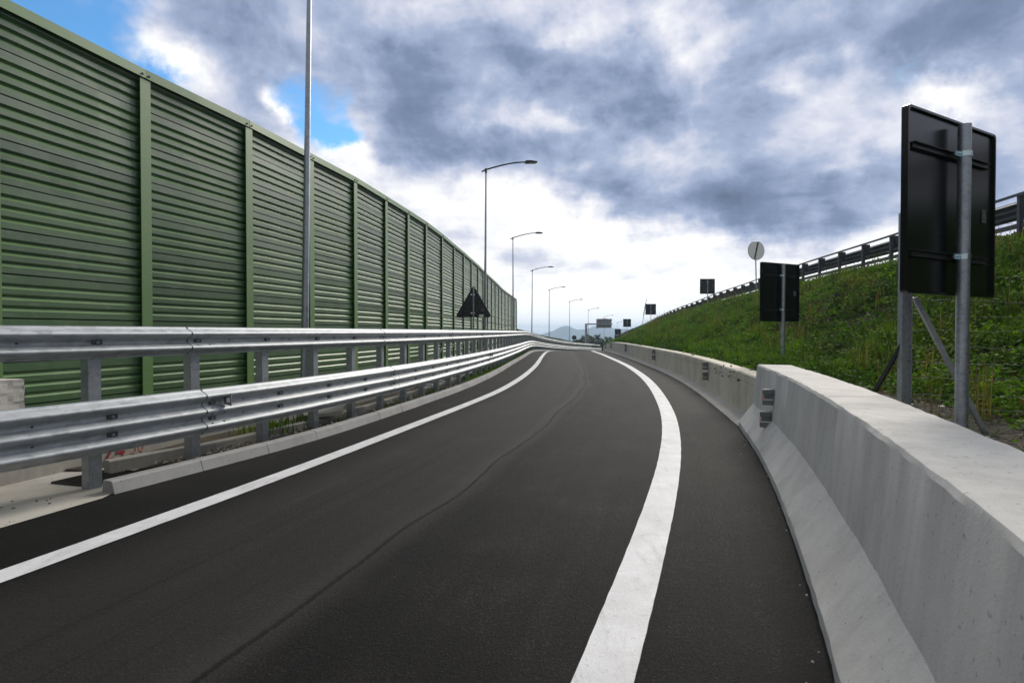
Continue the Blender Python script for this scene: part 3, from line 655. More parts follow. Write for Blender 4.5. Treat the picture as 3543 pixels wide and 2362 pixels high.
LAMPS = [((-3.70, 10.7), 'nearest street lamp, whose tall pole leaves the top of the picture', R(1.0)),
         ((-1.27, 28.1), 'second nearest street lamp, rising behind the triangular sign', R(.4)), ((.10, 47.9), 'street lamp at the far end of the tall noise barrier', R(-.2)),
         ((2.20, 67.5), 'street lamp just beyond the end of the tall barrier, first one clear of it', R(.5)), ((5.40, 88), 'street lamp second beyond the end of the tall noise barrier', R(.3)),
         ((10.3, 108), 'street lamp left of the paired round signs', R(.2)), ((16.2, 128), 'street lamp beside the gantry post and partly behind its arm', 0.0),
         ((22.6, 148), 'distant street lamp rising behind the cantilevered board', 0.0), ((29.3, 168), 'farthest street lamp, arm just left of the black signs on the bank', 0.0)]
lamp0 = None
for (p, lab, lean) in LAMPS:
    loc = (p[0], p[1], gz(p[1]) + .02)
    if lamp0 is None:
        lamp0 = thing('street_lamp', lab, 'street lamp', loc, 0, 'street lamps along the left of the road', local=True); pr = {}
        for nm, mb, ms_ in lamp_meshes():
            pr[nm] = mb.build(nm, ms_, pr.get('lamp_head') if nm == 'lens' else lamp0)
        r = lamp0
    else: r = dup(lamp0, loc, 0, lab)
    r.rotation_euler = (0, lean, R(6))

# ------------------------------------------------------------------ road signs seen from behind
def rounded(poly, rad, seg=5):
    out = []; n = len(poly)
    for i in range(n):
        p = Vector(poly[i]); a = (Vector(poly[i - 1]) - p); b = (Vector(poly[(i + 1) % n]) - p); an = a.angle(b); t = rad / math.tan(an / 2)
        s_, e_ = p + a.normalized() * t, p + b.normalized() * t; c = p + (a.normalized() + b.normalized()).normalized() * rad / math.sin(an / 2)
        va, vb = s_ - c, e_ - c; tot = va.angle_signed(vb)
        for k in range(seg + 1):
            th = -tot * k / seg; out.append(tuple(c + Vector((va.x * math.cos(th) - va.y * math.sin(th), va.x * math.sin(th) + va.y * math.cos(th)))))
    return out
def sign(name, label, cat, loc, rz, polys, pole_top, pole_r, rails=(), stickers=(), group=None, front=None, lean=(0, 0), pole_mat='pole', plate_mat='black', dep=.03, base=-.1):
    t = thing(name, label, cat, loc, rz, group, local=True); t.rotation_euler = (lean[0], lean[1], rz)
    mb = MB(); mb.tube([(0, 0, base), (0, 0, pole_top)], pole_r, 16); mb.build('pole', M[pole_mat], t)
    yb = pole_r + .034
    for poly in polys:
        mb = MB(); mb.prism(poly, yb + .004, yb + dep); n = len(poly); c = (sum(p[0] for p in poly) / n, sum(p[1] for p in poly) / n)
        inner = [(c[0] + (x - c[0]) * .975, c[1] + (z - c[1]) * .975) for x, z in poly]; vs = []
        for x, z in poly: vs += [(x, yb - .018, z)]
        for x, z in inner: vs += [(x, yb - .018, z)]
        for x, z in inner: vs += [(x, yb + .004, z)]
        for x, z in poly: vs += [(x, yb + .004, z)]
        mb.add(vs, [(r_ * n + i, r_ * n + (i + 1) % n, ((r_ + 1) % 4) * n + (i + 1) % n, ((r_ + 1) % 4) * n + i) for r_ in range(4) for i in range(n)])
        pl_ = mb.build('plate', M[plate_mat], t)
        for (sx, sz, sw, sh_, mt) in stickers:
            mb = MB(); ft = .004
            mb.box((sx, yb + .001, sz), (sw, .004, sh_), mi=1)
            for k in (-.5, -.1, .25, .5): mb.box((sx + k * sw, yb - .003, sz), (ft * sw / .06, .003, sh_))
            for k in (-.5, .05, .5): mb.box((sx, yb - .0035, sz + k * sh_), (sw, .003, ft * sw / .06))
            mb.build('sticker', [M[mt], M['ribd'] if mt == 'sticker' else M['signwhite']], pl_)
        if front: front(t, yb + dep)
    for (x0, x1, z) in rails:
        mb = MB()
        for dz_ in (-.022, .022): mb.box(((x0 + x1) / 2, yb - .012, z + dz_), (x1 - x0, .030, .006))
        mb.box(((x0 + x1) / 2, yb - .002, z), (x1 - x0, .006, .044)); mb.build('rail', M['dark'], t)
        mb = MB(); mb.tube([(0, 0, z - .02), (0, 0, z + .02)], pole_r + .005, 16); mb.box((-pole_r - .035, .012, z), (.075, .006, .038)); mb.box((pole_r + .012, .012, z), (.03, .006, .038)); mb.tube([(-pole_r - .03, .0, z), (-pole_r - .03, .04, z)], .008, 8)
        mb.build('clamp', M['zinc'], t)
    return t
rect = lambda w_, z0, z1, r=.03, cx_=0.0: rounded([(cx_ - w_/2, z0), (cx_ + w_/2, z0), (cx_ + w_/2, z1), (cx_ - w_/2, z1)][::-1], r)
disc = lambda r, z, n=36: [(r * math.cos(-2 * math.pi * k / n), z + r * math.sin(-2 * math.pi * k / n)) for k in range(n)]
BG = 'road signs seen from behind'
sign('road_sign', 'large black square sign back on a thick galvanised pole beside the near concrete barrier', 'road sign', (3.435, 4.60, .28), R(30.5), [rect(1.37, 1.50, 2.84)], 2.79, .044, [(-.60, .56, 2.565), (-.60, .56, 1.79)], [(.52, 2.16, .06, .10, 'sticker')], BG)
sign('road_sign', 'black square sign back rising behind the far end of the near concrete barrier', 'road sign', (6.235, 13.88, .55), R(28), [rect(1.30, 1.19, 2.53)], 2.50, .045, [(-.55, .5, 2.24), (-.55, .5, 1.46)], [(.50, 1.85, .07, .11, 'sticker')], BG)
tri = rounded([(-.68, 0), (.68, 0), (0, 1.17)][::-1], .07); tri = [(x, z + 2.03) for x, z in tri]
sign('warning_sign', 'black back of a triangular warning sign behind the left guardrail', 'road sign', (-1.40, 21.9, 0.0), R(-3), [tri], 3.14, .033, [(-.42, .42, 2.18), (-.12, .12, 2.85)], [(.33, 2.30, .07, .09, 'sticker'), (.28, 2.085, .16, .09, 'signwhite')])
def sq(label, x, y, z0, w_, h_, top, rz=0.0, lean=(0, 0), pr=.035, dz_=0.0):
    return sign('road_sign', label, 'road sign', (x, y, z0), rz, [rect(w_, top - h_, top)], top - .02, pr, [(-w_ * .38, w_ * .38, top - h_ * .22), (-w_ * .38, w_ * .38, top - h_ * .78)], [(w_ * .36, top - h_ * .45, .10, .06, 'sticker')], BG, lean=lean, base=-.6)
sq('black square sign back above the bank guardrail, between the round white sign and the crest', 16.85, 52.0, 3.75, 1.28, 1.30, 2.32)
sq('small black square sign back standing right of the edge-on sign along the bank guardrail', 18.4, 80.0, 2.5, 1.40, 1.42, 2.70)
sq('small dark square sign back farthest along the bank guardrail, right of the cantilevered board', 21.0, 110.0, .75, 1.42, 1.45, 3.1)
sign('road_sign', 'dark sign back with two stacked plates low at the far foot of the bank', 'road sign', (19.5, 111.0, -1.4), 0, [rect(1.12, 2.30, 3.42), rect(1.25, 1.35, 2.25)], 3.3, .035, (), (), BG)
sign('edge_on_sign', 'sign seen almost edge-on atop a leaning pole above the bank guardrail', 'road sign', (20.4, 95.0, 1.9), R(78), [rect(1.0, 2.2, 4.1)], 4.9, .045, [(-.35, .35, 2.6), (-.35, .35, 3.6)], (), None, lean=(R(9), 0), base=-.5)
sign('roundabout_sign', 'two black round sign backs stacked on one pole behind the far left guardrail', 'road sign', (11.45, 111.0, gz(111)), 0, [disc(.42, 2.67), disc(.42, 1.77)], 3.0, .04, [(-.2, .2, 2.67)], ())
# white round sign with a black diagonal bar, its face to the camera
t = thing('round_sign', 'white round sign with one black diagonal bar on a thin pole above the bank guardrail', 'road sign', (14.75, 36.4, 3.35), R(-22), None, local=True); t.rotation_euler = (0, R(-1.8), R(15))
mb = MB(); mb.tube([(0, 0, -.6), (0, 0, 3.55)], .035, 12); mb.build('pole', M['galvp'], t)
mb = MB(); mb.prism(disc(.55, 3.03), -.075, -.05); mb.build('face', M['discwhite'], t)
mb = MB(); a = R(76); dxx, dzz = math.cos(a), math.sin(a); hl, hw = .53, .05
poly = [(dxx * hl * s1 - dzz * hw * s2, 3.03 + dzz * hl * s1 + dxx * hw * s2) for s1, s2 in ((1, 1), (1, -1), (-1, -1), (-1, 1))]; mb.prism(poly[::-1], -.079, -.074); mb.build('diagonal_bar', M['black'], t)
mb = MB(); n = 36; vs = []
for r_, y_ in ((.55, -.072), (.565, -.080), (.575, -.05), (.55, -.045)): vs += [(r_ * math.cos(2 * math.pi * k / n), y_, 3.03 + r_ * math.sin(2 * math.pi * k / n)) for k in range(n)]
mb.add(vs, [(q_ * n + i, q_ * n + (i + 1) % n, (q_ + 1) * n + (i + 1) % n, (q_ + 1) * n + i) for q_ in range(3) for i in range(n)]); mb.build('rim', M['galvp'], t)

# cantilever board far ahead
t = thing('gantry_sign', 'grey ribbed back of a cantilevered road board with red corner on an L-shaped post', 'gantry sign', (15.35, 125, gz(125)), 0, None, local=True)
zt = 1.72 + EYE - gz(125)
mb = MB(); mb.box((0, 0, zt / 2), (.42, .42, zt)); mb.build('post', M['pole'], t)
mb = MB(); mb.box((2.85, 0, zt - .12), (5.2, .30, .26)); mb.build('arm', M['pole'], t)
mb = MB(); mb.box((3.75, .35, zt + .05), (3.15, .06, 1.86)); bo = mb.build('board', M['ribd'], t)
mb = MB()
for k in range(9): mb.box((3.75, .26, zt - .86 + k * .225), (3.15, .10, .085))
for k in range(4): mb.box((2.5 + k * .83, .22, zt + .05), (.07, .05, 1.86))
mb.build('ribs', M['rib'], bo)
mb = MB(); mb.box((5.28, .28, zt + .75), (.16, .14, .52)); mb.box((3.8, .25, zt + 1.0), (1.1, .12, .07)); mb.box((2.4, .25, zt - .93), (.25, .12, .14)); mb.build('red_trim', M['boardred'], bo)

# ------------------------------------------------------------------ right concrete barrier and wall
jb = thing('concrete_barrier', 'thick pale grey concrete safety barrier with sloped toe in the right foreground', 'concrete barrier', (2.8, 6.5, 0))
JP = [(0, -.05), (0, .080), (.008, .092), (.195, .350), (.212, .372), (.272, .962), (.285, .986), (.305, .992), (.75, .985), (.775, .972), (.79, .93), (.80, -.05)]
mb = MB(); sweep(mb, JT, JT.s_of(-1.55), JT.s_of(9.56), JP, .13, closed=True, jit=.0035, caps=True, smooth=False)
for i in range(len(mb.sm)): mb.sm[i] = len(mb.f[i]) == 4
mb.build('body', M['conc'], jb, sharp=20)
mb = MB(); x, y = JT.at(JT.s_of(4.85)); tx, ty = JT.tan(JT.s_of(4.85))
P = lambda o_, d_: (x + ty * o_ + tx * d_, y - tx * o_ + ty * d_, .9965)
mb.add([P(.30, 0), P(.30, .014), P(.76, .17), P(.76, .155)], [(0, 1, 2, 3)]); mb.build('red_mark', M['mark'], jb)
def reflector(parent, path, y, off, z, sl=0.0):
    s_ = path.s_of(y); x, yy = path.at(s_); tx, ty = path.tan(s_); ang = math.atan2(ty, tx); nn = Vector((ty, -tx, 0)); c = Vector((x, yy, z + gz(yy))) + nn * off; tv = Vector((tx, ty, 0))
    mb = MB(); mb.box(c - nn * .004 + tv * .01, (.10, .008, .215), ang)                       # mounting plate on the concrete
    for dz_ in (-.068, .068): mb.box(c - nn * .068 + Vector((0, 0, dz_)), (.045, .125, .064), ang)
    mb.box(c - nn * .060 + tv * .008, (.030, .105, .072), ang)
    mb.box(c - nn * .062 - tv * .016 + Vector((0, 0, -.030)), (.014, .112, .011), ang, 2)
    mb.box(c - nn * .127 + tv * .0, (.034, .008, .070), ang, 1)
    return mb.build('reflector', [M['plastic'], M['orange'], M['signwhite']], parent)
reflector(jb, JT, 7.75, .238, .665); reflector(jb, JT, 7.75, .208, .38)
rw = thing('retaining_wall', 'low beige board-marked concrete wall along the right of the road behind the near barrier', 'concrete wall', (5.8, 21, 0))
WP = [(0, -.05), (.012, .60), (.002, .61), (.006, .735), (.03, .76), (.28, .77), (.31, .72), (.33, -.3)]
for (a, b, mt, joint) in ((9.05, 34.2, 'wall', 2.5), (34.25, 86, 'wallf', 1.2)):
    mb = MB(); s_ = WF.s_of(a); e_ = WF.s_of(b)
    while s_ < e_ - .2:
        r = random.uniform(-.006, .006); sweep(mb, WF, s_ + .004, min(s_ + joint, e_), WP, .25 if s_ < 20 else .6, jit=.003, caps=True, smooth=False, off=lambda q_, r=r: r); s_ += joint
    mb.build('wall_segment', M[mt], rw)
for y in (15.4, 26.6, 37.6, 49, 62):
    reflector(rw, WF, y, -.004, .63 if y < 20 else .62); reflector(rw, WF, y, -.004, .37)

# ------------------------------------------------------------------ bank on the right
def bank_foot(y): return (float(JT.x(y)) + .8) if y < 9.3 else (float(WF.x(min(y, 86))) + .31 + max(0, y - 86) * .2)
def bank_bench(y): return float(np.interp(y, [0, 6, 11, 18, 40, 86], [3.0, 2.9, 2.0, .5, .3, .3]))
def bank_z(y, t):
    zf = gz(y) + float(np.interp(y, [0, 8, 12, 86, 120], [.52, .56, .60, .62, .3])); zt = urz(y) - 1.02; wdt = float(UR.x(y)) + .3 - bank_foot(y); b = min(.6, bank_bench(y) / max(wdt, .1))
    if t > 1: return zt
    if t < b: return zf + .10 * t / b
    q_ = (t - b) / (1 - b); q_ = q_ + .06 * math.sin(q_ * 2 * math.pi) * -1; return zf + .10 + (zt - zf - .10) * min(1, q_)
def bank_xyz(y, t):
    a = bank_foot(y); b = float(UR.x(y)) + .3
    n_ = (math.sin(y * .9 + t * 5) * .5 + math.sin(y * .37 + t * 9 + 1) * .7 + math.sin(y * 2.1 - t * 13) * .3) * .10 * math.sin(min(1, t) * math.pi) if t < 1 else 0
    return (a + (b - a) * t, y, bank_z(y, t) + n_)
mb = MB(); ys = np.r_[np.arange(-3, 40, .6), np.arange(40, 221, 2.5)]; ts = list(np.linspace(0, 1, 21)) + [1.6, 2.6]
for y in ys:
    for t_ in ts:
        p = bank_xyz(float(y), min(t_, 1.0)); x = p[0] if t_ <= 1 else p[0] + (t_ - 1) * 9; mb.v.append((x, p[1], p[2])); mb.uv.append((x, y))
nt = len(ts)
for i in range(len(ys) - 1):
    for j in range(nt - 1): mb.f.append([i*nt+j, i*nt+j+1, (i+1)*nt+j+1, (i+1)*nt+j]); mb.mi.append(0); mb.sm.append(True)
tag(mb.build('embankment', M['bank']), 'grassy bank rising on the right to the upper road', kind='structure')

def leaf_mesh(name, cen, nrm, size, col, elong=1.7, parent=None, m=None):
    n = len(cen); a = rng.normal(size=(n, 3)); nrm = nrm / np.linalg.norm(nrm, axis=1, keepdims=True); a -= nrm * (a * nrm).sum(1, keepdims=True); a /= np.linalg.norm(a, axis=1, keepdims=True); b = np.cross(nrm, a)
    s_ = size[:, None]; V = np.empty((n, 4, 3)); V[:, 0] = cen - a * s_ * elong * .5; V[:, 1] = cen + b * s_ * .5 - nrm * s_ * .12; V[:, 2] = cen + a * s_ * elong * .5 - nrm * s_ * .18; V[:, 3] = cen - b * s_ * .5 - nrm * s_ * .12
    return quads(name, V.reshape(-1, 3), np.repeat(col, 4, axis=0), parent, m)
def quads(name, V, colr, parent=None, m=None):
    if parent is not None: V = V - np.array(parent.location)
    me = bpy.data.meshes.new(name); n = len(V) // 4; me.vertices.add(len(V)); me.vertices.foreach_set('co', V.astype(np.float32).ravel())
    me.loops.add(len(V)); me.loops.foreach_set('vertex_index', np.arange(len(V), dtype=np.int32)); me.polygons.add(n); me.polygons.foreach_set('loop_start', np.arange(0, len(V), 4, dtype=np.int32)); 
    ca = me.attributes.new('Col', 'FLOAT_COLOR', 'POINT'); ca.data.foreach_set('color', np.c_[colr, np.ones(len(colr))].astype(np.float32).ravel())
    me.update(calc_edges=True); me.validate(); me.materials.append(m or M['leaf']); o = bpy.data.objects.new(name, me); C.objects.link(o)
    if parent is not None: o.parent = parent
    return o
_by = np.r_[np.arange(-3, 40, .5), np.arange(40, 200, 2.0)]; _bt = np.linspace(0, 1, 41)
_BX = np.array([[bank_xyz(float(y), float(t_)) for t_ in _bt] for y in _by])
def bank_pts(y, t_):
    i = np.clip(np.searchsorted(_by, y) - 1, 0, len(_by) - 2); u = ((y - _by[i]) / (_by[i+1] - _by[i]))[:, None]; j = np.clip((t_ * 40).astype(int), 0, 39); v = (t_ * 40 - j)[:, None]
    return (_BX[i, j] * (1 - v) + _BX[i, j+1] * v) * (1 - u) + (_BX[i+1, j] * (1 - v) + _BX[i+1, j+1] * v) * u
def samp_y(n, lo, hi, k=4.0): u = rng.random(n); return (lo + k) * ((hi + k) / (lo + k)) ** u - k
def patch(p, f): return np.sin(p[:, 0] * f * 1.3 + 1.7 * np.sin(p[:, 1] * f * .6)) * np.sin(p[:, 1] * f + .8 * np.sin(p[:, 0] * f * .9))
PAL = np.array([(.040, .098, .011), (.080, .172, .014), (.125, .235, .018), (.034, .078, .011), (.185, .255, .022), (.150, .165, .024)])
cens, nrms, szs, cols = [], [], [], []
# bushes and low clumps
NC = 5200; cy = samp_y(NC, 3.5, 150); ct = rng.random(NC) ** .85; bare = (cy < 11) & (ct < np.interp(cy, [3, 7, 11], [.24, .22, .12])); ct[bare] = ct[bare] * .4 + .55; cp = bank_pts(cy, ct)
cr = rng.uniform(.14, .40, NC) * (1 + cy * .008) * np.interp(ct, [.8, .97], [1, .6]) * np.where(rng.random(NC) < .05, 1.8, 1.0) * np.where((cy < 13) & (ct < .7), 1.35, 1.0); chh = cr * rng.uniform(.45, 1.0, NC); pt = patch(cp, .55)
cidx = np.clip((.42 * (pt + 1) / 2 * 5 + 3.4 * ct * np.interp(cy, [6, 16], [.55, 1.0]) + rng.normal(-.3, 1.0, NC)), 0, 5).astype(int); ccolr = PAL[cidx] * rng.uniform(.7, 1.35, (NC, 1))  # palette index paints shading in: darker greens low and near; upper weeds yellower
for i in range(NC):
    k = int(rng.integers(42, 68)); d = rng.normal(size=(k, 3)); d[:, 2] = np.abs(d[:, 2]); d /= np.linalg.norm(d, axis=1, keepdims=True); r_ = rng.uniform(.55, 1.05, (k, 1))
    cens.append(cp[i] + d * r_ * np.array([cr[i], cr[i], chh[i]])); nrms.append(d * .6 + rng.normal(0, .45, (k, 3)) + np.array([0, 0, .35])); szs.append(rng.uniform(.024, .050, k) * (1 + cy[i] * .018)); cols.append(np.clip(ccolr[i] * rng.uniform(.65, 1.45, (k, 1)), 0, 1))
# ground layer
NG = 80000; gy_ = samp_y(NG, 2.5, 160); gt = rng.random(NG); keep = ~((gy_ < 12) & (gt < np.interp(gy_, [3, 7, 12], [.20, .18, .10])) & (rng.random(NG) < .93)); gy_, gt = gy_[keep], gt[keep]; gp = bank_pts(gy_, gt); ng = len(gp)
gp[:, 2] += rng.random(ng) ** 2 * .12; cens.append(gp); nrms.append(rng.normal(0, .5, (ng, 3)) + np.array([-.2, -.1, .9])); szs.append(rng.uniform(.03, .065, ng) * (1 + gy_ * .02)); pg = patch(gp, .8)
gc = PAL[np.clip(.42 * (pg + 1) / 2 * 5 + 3.4 * gt * np.interp(gy_, [6, 16], [.55, 1.0]) + rng.normal(-.3, 1.0, ng), 0, 5).astype(int)] * rng.uniform(.6, 1.4, (ng, 1)); br = rng.random(ng) < np.where(patch(gp, 1.3) > .55, .45, .03); gc[br] = np.array([.14, .085, .035]); cols.append(gc)  # same index: low and near leaves carry painted-in shading as darker greens
gcov = leaf_mesh('ground_cover', np.concatenate(cens), np.concatenate(nrms), np.concatenate(szs), np.concatenate(cols)); tag(gcov, 'dense low weeds and brambles covering the bank', 'weeds', kind='stuff')

def blades(cy_, base, n_per, hlo, hhi, wid, colr, spread, lean=.6):
    V, Cc = [], []
    for i in range(len(base)):
        k = n_per; ang = rng.uniform(0, 2 * math.pi, k); h = rng.uniform(hlo, hhi, k) * cy_[i]; ln = rng.uniform(.25, lean, k) * h; b = base[i] + np.c_[rng.normal(0, spread * cy_[i], (k, 2)), np.zeros(k)]
        dd = np.c_[np.cos(ang), np.sin(ang), np.zeros(k)]; sd_ = np.c_[-np.sin(ang), np.cos(ang), np.zeros(k)] * wid * cy_[i]; m_ = b + dd * (ln * .35)[:, None] + np.c_[np.zeros((k, 2)), h * .65]; tp = b + dd * ln[:, None] + np.c_[np.zeros((k, 2)), h * rng.uniform(.7, 1.0, k)]
        q1 = np.stack([b - sd_, b + sd_, m_ + sd_ * .8, m_ - sd_ * .8], 1); q2 = np.stack([m_ - sd_ * .8, m_ + sd_ * .8, tp + sd_ * .1, tp - sd_ * .1], 1); V += [q1.reshape(-1, 3), q2.reshape(-1, 3)]
        c_ = np.repeat(colr[i] * rng.uniform(.7, 1.4, (k, 1)), 4, axis=0); Cc += [c_, c_]
    return np.concatenate(V), np.concatenate(Cc)
NT_ = 4200; ty_ = samp_y(NT_, 6, 90); tt = rng.random(NT_) * .85 + .05; sel = (patch(bank_pts(ty_, tt), .5) > .05) & ~((ty_ < 11) & (tt < .45)); ty_, tt = ty_[sel], tt[sel]; tb = bank_pts(ty_, tt)
V, Cc = blades(np.clip(.7 + ty_ * .012, .7, 1.8), tb, 26, .18, .48, .006, np.clip(PAL[rng.integers(1, 5, len(tb))] * np.array([1.15, 1.2, 1.0]), 0, 1), .09)
ny_ = samp_y(260, 6, 70); nt_ = rng.random(260) * .8 + .1; nb_ = bank_pts(ny_, nt_); V2, C2 = blades(np.clip(.8 + ny_ * .014, .8, 2.0), nb_, 7, .45, .95, .006, np.tile(np.array([[.22, .15, .07]]), (260, 1)) * rng.uniform(.6, 1.3, (260, 1)), .10, lean=.4)
V, Cc = np.concatenate([V, V2]), np.concatenate([Cc, C2])
tag(quads('bank_grass', V, Cc), 'long arching grass tufts and dry stalks on the bank', 'grass', kind='stuff')
# grass on the left verge
gy2 = np.r_[rng.uniform(18, 44, 900), rng.uniform(8.2, 9.4, 28), rng.uniform(9.6, 18, 60), rng.uniform(44, 58, 200)]
side = rng.uniform(.18, .75, len(gy2)); side[900:928] = rng.uniform(.62, .95, 28)
b2_ = np.array([(float(KB.x(y)) - s_, y, gz(y) + .05) for y, s_ in zip(gy2, side)]); sc2 = np.ones(len(gy2)) * .8; sc2[900:928] = np.where(np.arange(28) % 2, 1.9, .8); sc2[928:988] = .75
V, Cc = blades(sc2, b2_, 16, .06, .16, .004, PAL[rng.integers(1, 5, len(b2_))] * np.array([1.2, 1.25, 1.0]), .06)
tag(quads('verge_grass', V, Cc), 'short green grass along the kerb under the guardrail', 'grass', kind='stuff')
# small stones and soil litter on the verge, twigs and paper on the dirt bench
mb = MB()
for k in range(1500):
    y = 6.6 + 26 * random.random() ** 1.7; x = float(KB.x(y)) - random.uniform(.17, .62); r_ = random.uniform(.006, .017); a = random.random() * 6
    mb.box((x, y, gz(y) + .062 + r_ * .4), (r_ * 2, r_ * 1.5, r_), a, random.choice((0, 0, 1)), taper=.6)
for k in range(90):
    y = 1.5 + 24 * random.random() ** 2; e = random.random() < .5; x = (left_edge(y) + random.uniform(.0, .35) ** 1.5) if e else right_edge(y) - .06 - abs(random.gauss(0, .07)); r_ = random.uniform(.003, .008)
    mb.box((x, y, gz(y) + r_ * .4), (r_ * 2, r_ * 1.4, r_), random.random() * 6, random.choice((0, 1, 1)), taper=.6)
for k in range(120):
    y = random.uniform(1.5, 5.4); x = random.uniform(left_edge(y) - 1.2, left_edge(y)); r_ = random.uniform(.004, .011); mb.box((x, y, .022), (r_ * 3, r_, r_), random.random() * 6, random.choice((2, 2, 0)), taper=.6)
tag(mb.build('gravel', [M['twig'], M['litter'], M['bolt']]), 'loose grit and pebbles along the kerb and road edges', 'gravel', kind='stuff')
mb = MB()
for k in range(1100):
    y = random.uniform(2.2, 9.5); t_ = random.random() * .48; p = Vector(bank_xyz(y, t_)); a = random.random() * math.pi * 2; L = random.uniform(.06, .32); d = Vector((math.cos(a), math.sin(a), random.uniform(-.05, .25))) * L
    mb.bar(p + Vector((0, 0, .01)), p + d + Vector((0, 0, .02)), .006, .005, random.choice((0, 0, 0, 2)))
for k in range(60):
    y = random.uniform(3, 9); p = Vector(bank_xyz(y, random.random() * .5)); r_ = random.uniform(.012, .04); mtx = Matrix.Rotation(random.random() * 6, 4, 'Z') @ Matrix.Rotation(random.uniform(-.7, .7), 4, 'X'); mb.box(p + Vector((0, 0, .03)), (r_ * 2, r_ * 1.4, .006), 0, 1, mtx=mtx)
tag(mb.build('debris', [M['twig'], M['litter'], M['bark']]), 'dead twigs and scraps of paper on the bare dirt behind the barrier', 'debris', kind='stuff')

# ------------------------------------------------------------------ upper guardrail on the bank
ug = thing('guardrail', 'galvanised guardrail, coloured dark like a backlit silhouette, seen from behind along the top of the right bank', 'guardrail', (13.6, 21, 4))
UW = [(a, b) for a, b in wave(3, .50, -.565)]
s_ = UR.s_of(2); e_ = UR.s_of(215)
while s_ < e_:
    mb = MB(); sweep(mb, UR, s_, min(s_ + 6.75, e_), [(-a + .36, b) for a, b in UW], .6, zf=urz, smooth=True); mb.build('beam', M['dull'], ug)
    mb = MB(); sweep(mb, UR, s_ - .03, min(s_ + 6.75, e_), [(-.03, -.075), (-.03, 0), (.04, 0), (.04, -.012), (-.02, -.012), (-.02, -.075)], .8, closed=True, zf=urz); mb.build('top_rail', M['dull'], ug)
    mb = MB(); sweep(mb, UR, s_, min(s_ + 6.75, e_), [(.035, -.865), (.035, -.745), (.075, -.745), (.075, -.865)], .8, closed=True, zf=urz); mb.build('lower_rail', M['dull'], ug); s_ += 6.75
up = MB(); up.box((0, 0, -.55), (.006, .10, 1.08)); up.box((.05, -.05, -.55), (.10, .006, 1.08)); up.box((.05, .05, -.55), (.10, .006, 1.08))
up.prism([(-.01, -.03), (.24, -.03), (.24, -.04), (-.01, -.04)], -.06, .06)                # shelf of the spacer
sp_ = MB(); up.add([(0, -.062, -.03), (.28, -.05, -.03), (.28, -.05, -.42), (.18, -.05, -.38), (.10, -.055, -.16), (0, -.062, -.12)], [(0, 1, 2, 3, 4, 5), (5, 4, 3, 2, 1, 0)])
up.add([(0, .062, -.03), (.28, .05, -.03), (.28, .05, -.42), (.18, .05, -.38), (.10, .055, -.16), (0, .062, -.12)], [(0, 1, 2, 3, 4, 5), (5, 4, 3, 2, 1, 0)]); up.box((.275, 0, -.26), (.01, .10, .42))
u0 = None; s_ = UR.s_of(21.9) - 2.25 * 8
while s_ < e_:
    x, y = UR.at(s_); tx, ty = UR.tan(s_)
    if y > 1:
        if u0 is None:
            u0 = up.build('post', M['dull'], ug); o = u0
            for vv in o.data.vertices: vv.co += ug.location
        else: o = u0.copy(); C.objects.link(o); o.parent = ug
        o.location = Vector((x, y, urz(y))) - ug.location; o.rotation_euler = (0, 0, math.atan2(-tx, ty))
    s_ += 2.25

# ------------------------------------------------------------------ wire fence at the right
wf = thing('wire_fence', 'galvanised wire mesh fence with angle post and struts beside the large black sign', 'fence', (3.72, 5.68, .5))
def angle_post(x, y, z0, z1):
    mb = MB(); mb.box((x, y, (z0 + z1) / 2), (.075, .006, z1 - z0)); mb.box((x - .036, y + .035, (z0 + z1) / 2), (.006, .07, z1 - z0)); mb.box((x + .036, y - .012, (z0 + z1) / 2), (.008, .028, z1 - z0)); return mb
fx, fy = 3.70, 5.66
angle_post(fx, fy, .3, 2.62).build('post', M['galvp'], wf); angle_post(6.9, 5.75, .3, 2.62).build('post', M['galvp'], wf)
mb = MB(); mb.bar((fx + .05, fy - .01, 1.82), (4.32, 5.50, .55), .05, .008); mb.bar((fx + .075, fy - .01, 1.82), (4.345, 5.50, .55), .006, .045); mb.build('strut', M['galvp'], wf)
mb = MB(); mb.bar((fx - .02, fy + .03, 1.38), (fx - .22, 6.15, .50), .032, .032); mb.build('strut', M['dark'], wf)
mb = MB(); zs = [.62, .77, .92, 1.07, 1.22, 1.37, 1.52, 1.67, 1.82, 2.05, 2.3, 2.56]
for k, z in enumerate(zs):
    sag = random.uniform(.005, .05); pts = [(fx + (6.9 - fx) * t_, fy + .09 * t_ + .02 * math.sin(t_ * 9 + k), z - sag * 4 * t_ * (1 - t_) + .008 * math.sin(t_ * 23 + k * 2)) for t_ in np.linspace(0, 1, 14)]; mb.tube(pts, (.0017 if k % 4 else .0026), 5, caps=False)
for k in range(21):
    t_ = (k + .5) / 21; x = fx + (6.9 - fx) * t_; pts = [(x + .012 * math.sin(z * 7 + k), fy + .09 * t_, z) for z in np.linspace(.6, 2.3, 8)]; mb.tube(pts, .0013, 4, caps=False)
mb.build('wire_mesh', M['dull'], wf)

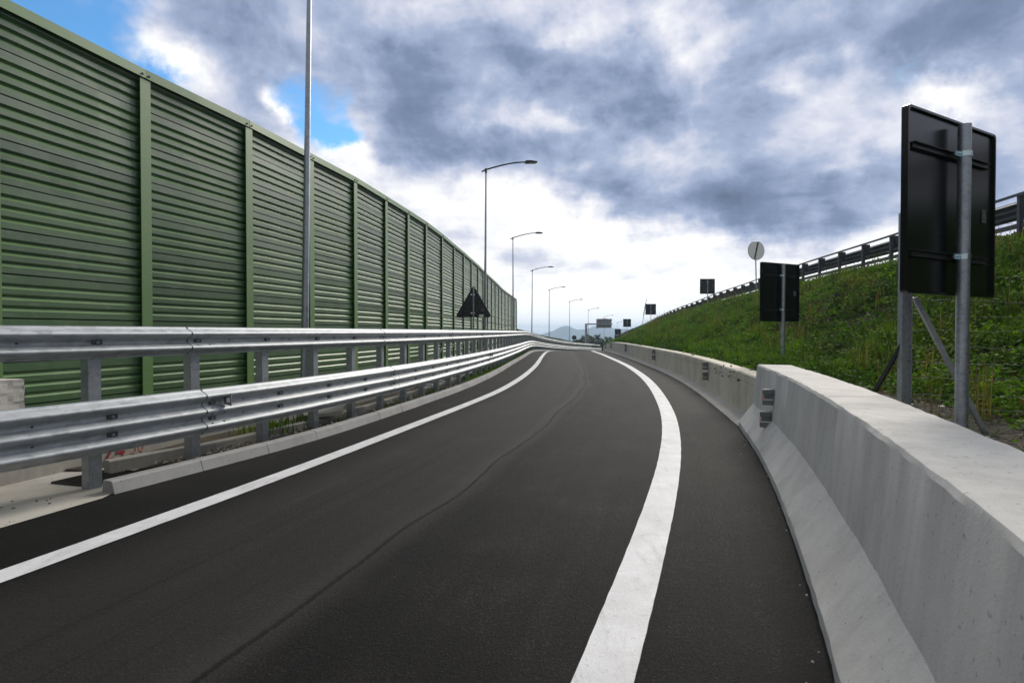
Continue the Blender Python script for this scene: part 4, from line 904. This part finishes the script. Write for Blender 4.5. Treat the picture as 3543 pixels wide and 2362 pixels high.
# ------------------------------------------------------------------ trees far ahead
def tree(x, y, h, wd, label, pal):
    t = thing('tree', label, 'tree', (x, y, gz(y)), 0, 'trees beyond the end of the road')
    mb = MB(); b = Vector((x, y, gz(y) - .2)); mb.tube([b, b + Vector((.1, 0, h * .35)), b + Vector((-.05, 0, h * .7))], [.16, .12, .05], 8)
    for k in range(6):
        a = k * 1.1; mb.tube([b + Vector((0, 0, h * (.25 + .05 * k))), b + Vector((math.cos(a) * wd * .3, math.sin(a) * wd * .3, h * (.5 + .05 * k)))], [.06, .02], 6)
    mb.build('trunk', M['bark'], t); cs, ns, ss, cc = [], [], [], []
    for k in range(90):
        a = random.random() * 6.28; r_ = wd * .5 * math.sqrt(random.random()); z = gz(y) + h * (.28 + .62 * random.random() * (1 - (r_ / (wd * .55)) ** 2)); c = np.array([x + math.cos(a) * r_, y + math.sin(a) * r_, z]); q_ = 34; d = rng.normal(size=(q_, 3)); d /= np.linalg.norm(d, axis=1, keepdims=True)
        cs.append(c + d * rng.uniform(.2, .62, (q_, 1))); ns.append(d + rng.normal(0, .6, (q_, 3)) + np.array([0, 0, .4])); ss.append(rng.uniform(.16, .30, q_)); cc.append(np.repeat(pal[rng.integers(0, len(pal), 1)], q_, 0) * rng.uniform(.6, 1.4, (q_, 1)))
    leaf_mesh('crown', np.concatenate(cs), np.concatenate(ns), np.concatenate(ss), np.concatenate(cc), parent=t)
AUT = np.array([(.08, .075, .02), (.11, .07, .02), (.055, .075, .02), (.13, .08, .03)])
tree(20.4, 168, 7.2, 6.2, 'round dark olive tree left of the gantry post beyond the road', AUT); tree(24.2, 172, 7.0, 6.0, 'browning tree between the gantry post and the lamp beside it', AUT); tree(27.6, 175, 6.4, 5.4, 'low reddish tree right of the lamp, under the ribbed board', AUT)

# ------------------------------------------------------------------ hills
RDG = ([-900, -300, 0, 143, 203, 236, 270, 295, 323, 366, 416, 463, 509, 565, 660, 770, 900, 1100, 1400], [-30, -45, -40, -10, 12, 27, 38.5, 27, 16.5, 18, 36, 29, 21, 19.5, 12, 24, 10, -5, -20])
mb = MB(); xs = np.linspace(-900, 1400, 116); vy = np.linspace(0, 1, 12)
for iy, v in enumerate(vy):
    for x in xs:
        rz_ = float(np.interp(x, *RDG)); zz = -66 + (rz_ + 66) * (v ** .8 if v < .86 else .886 - (v - .86) * 2) / (.886 if True else 1); zz += (math.sin(x * .05 + v * 9) + math.sin(x * .11 - v * 14)) * 2.2 * v * (1 - v) * 2 + (random.uniform(-.5, .5) if iy > 2 else 0)
        mb.v.append((x, 2500 + v * 580, zz)); mb.uv.append((x, v))
nx = len(xs)
for i in range(len(vy) - 1):
    for j in range(nx - 1): mb.f.append([i*nx+j, i*nx+j+1, (i+1)*nx+j+1, (i+1)*nx+j]); mb.mi.append(0); mb.sm.append(True)
tag(mb.build('hills', M['hill']), 'distant blue hazy hills beyond the crest of the road', kind='structure')

# ------------------------------------------------------------------ haze
mb = MB(); mb.box((0, 1900, -13), (5400, 4800, 110))
m, n = mat("haze"); v = n.n('ShaderNodeVolumePrincipled'); v.inputs['Color'].default_value = (.56, .77, 1.0, 1); v.inputs['Density'].default_value = .00036; v.inputs['Anisotropy'].default_value = .3
o_ = n.n('ShaderNodeOutputMaterial'); n.L.new(v.outputs[0], o_.inputs['Volume'])
hz = mb.build('haze', m); tag(hz, 'pale air softening the far hills', 'haze', kind='stuff')
for o in bpy.data.objects:
    if 'local' in o: del o['local']
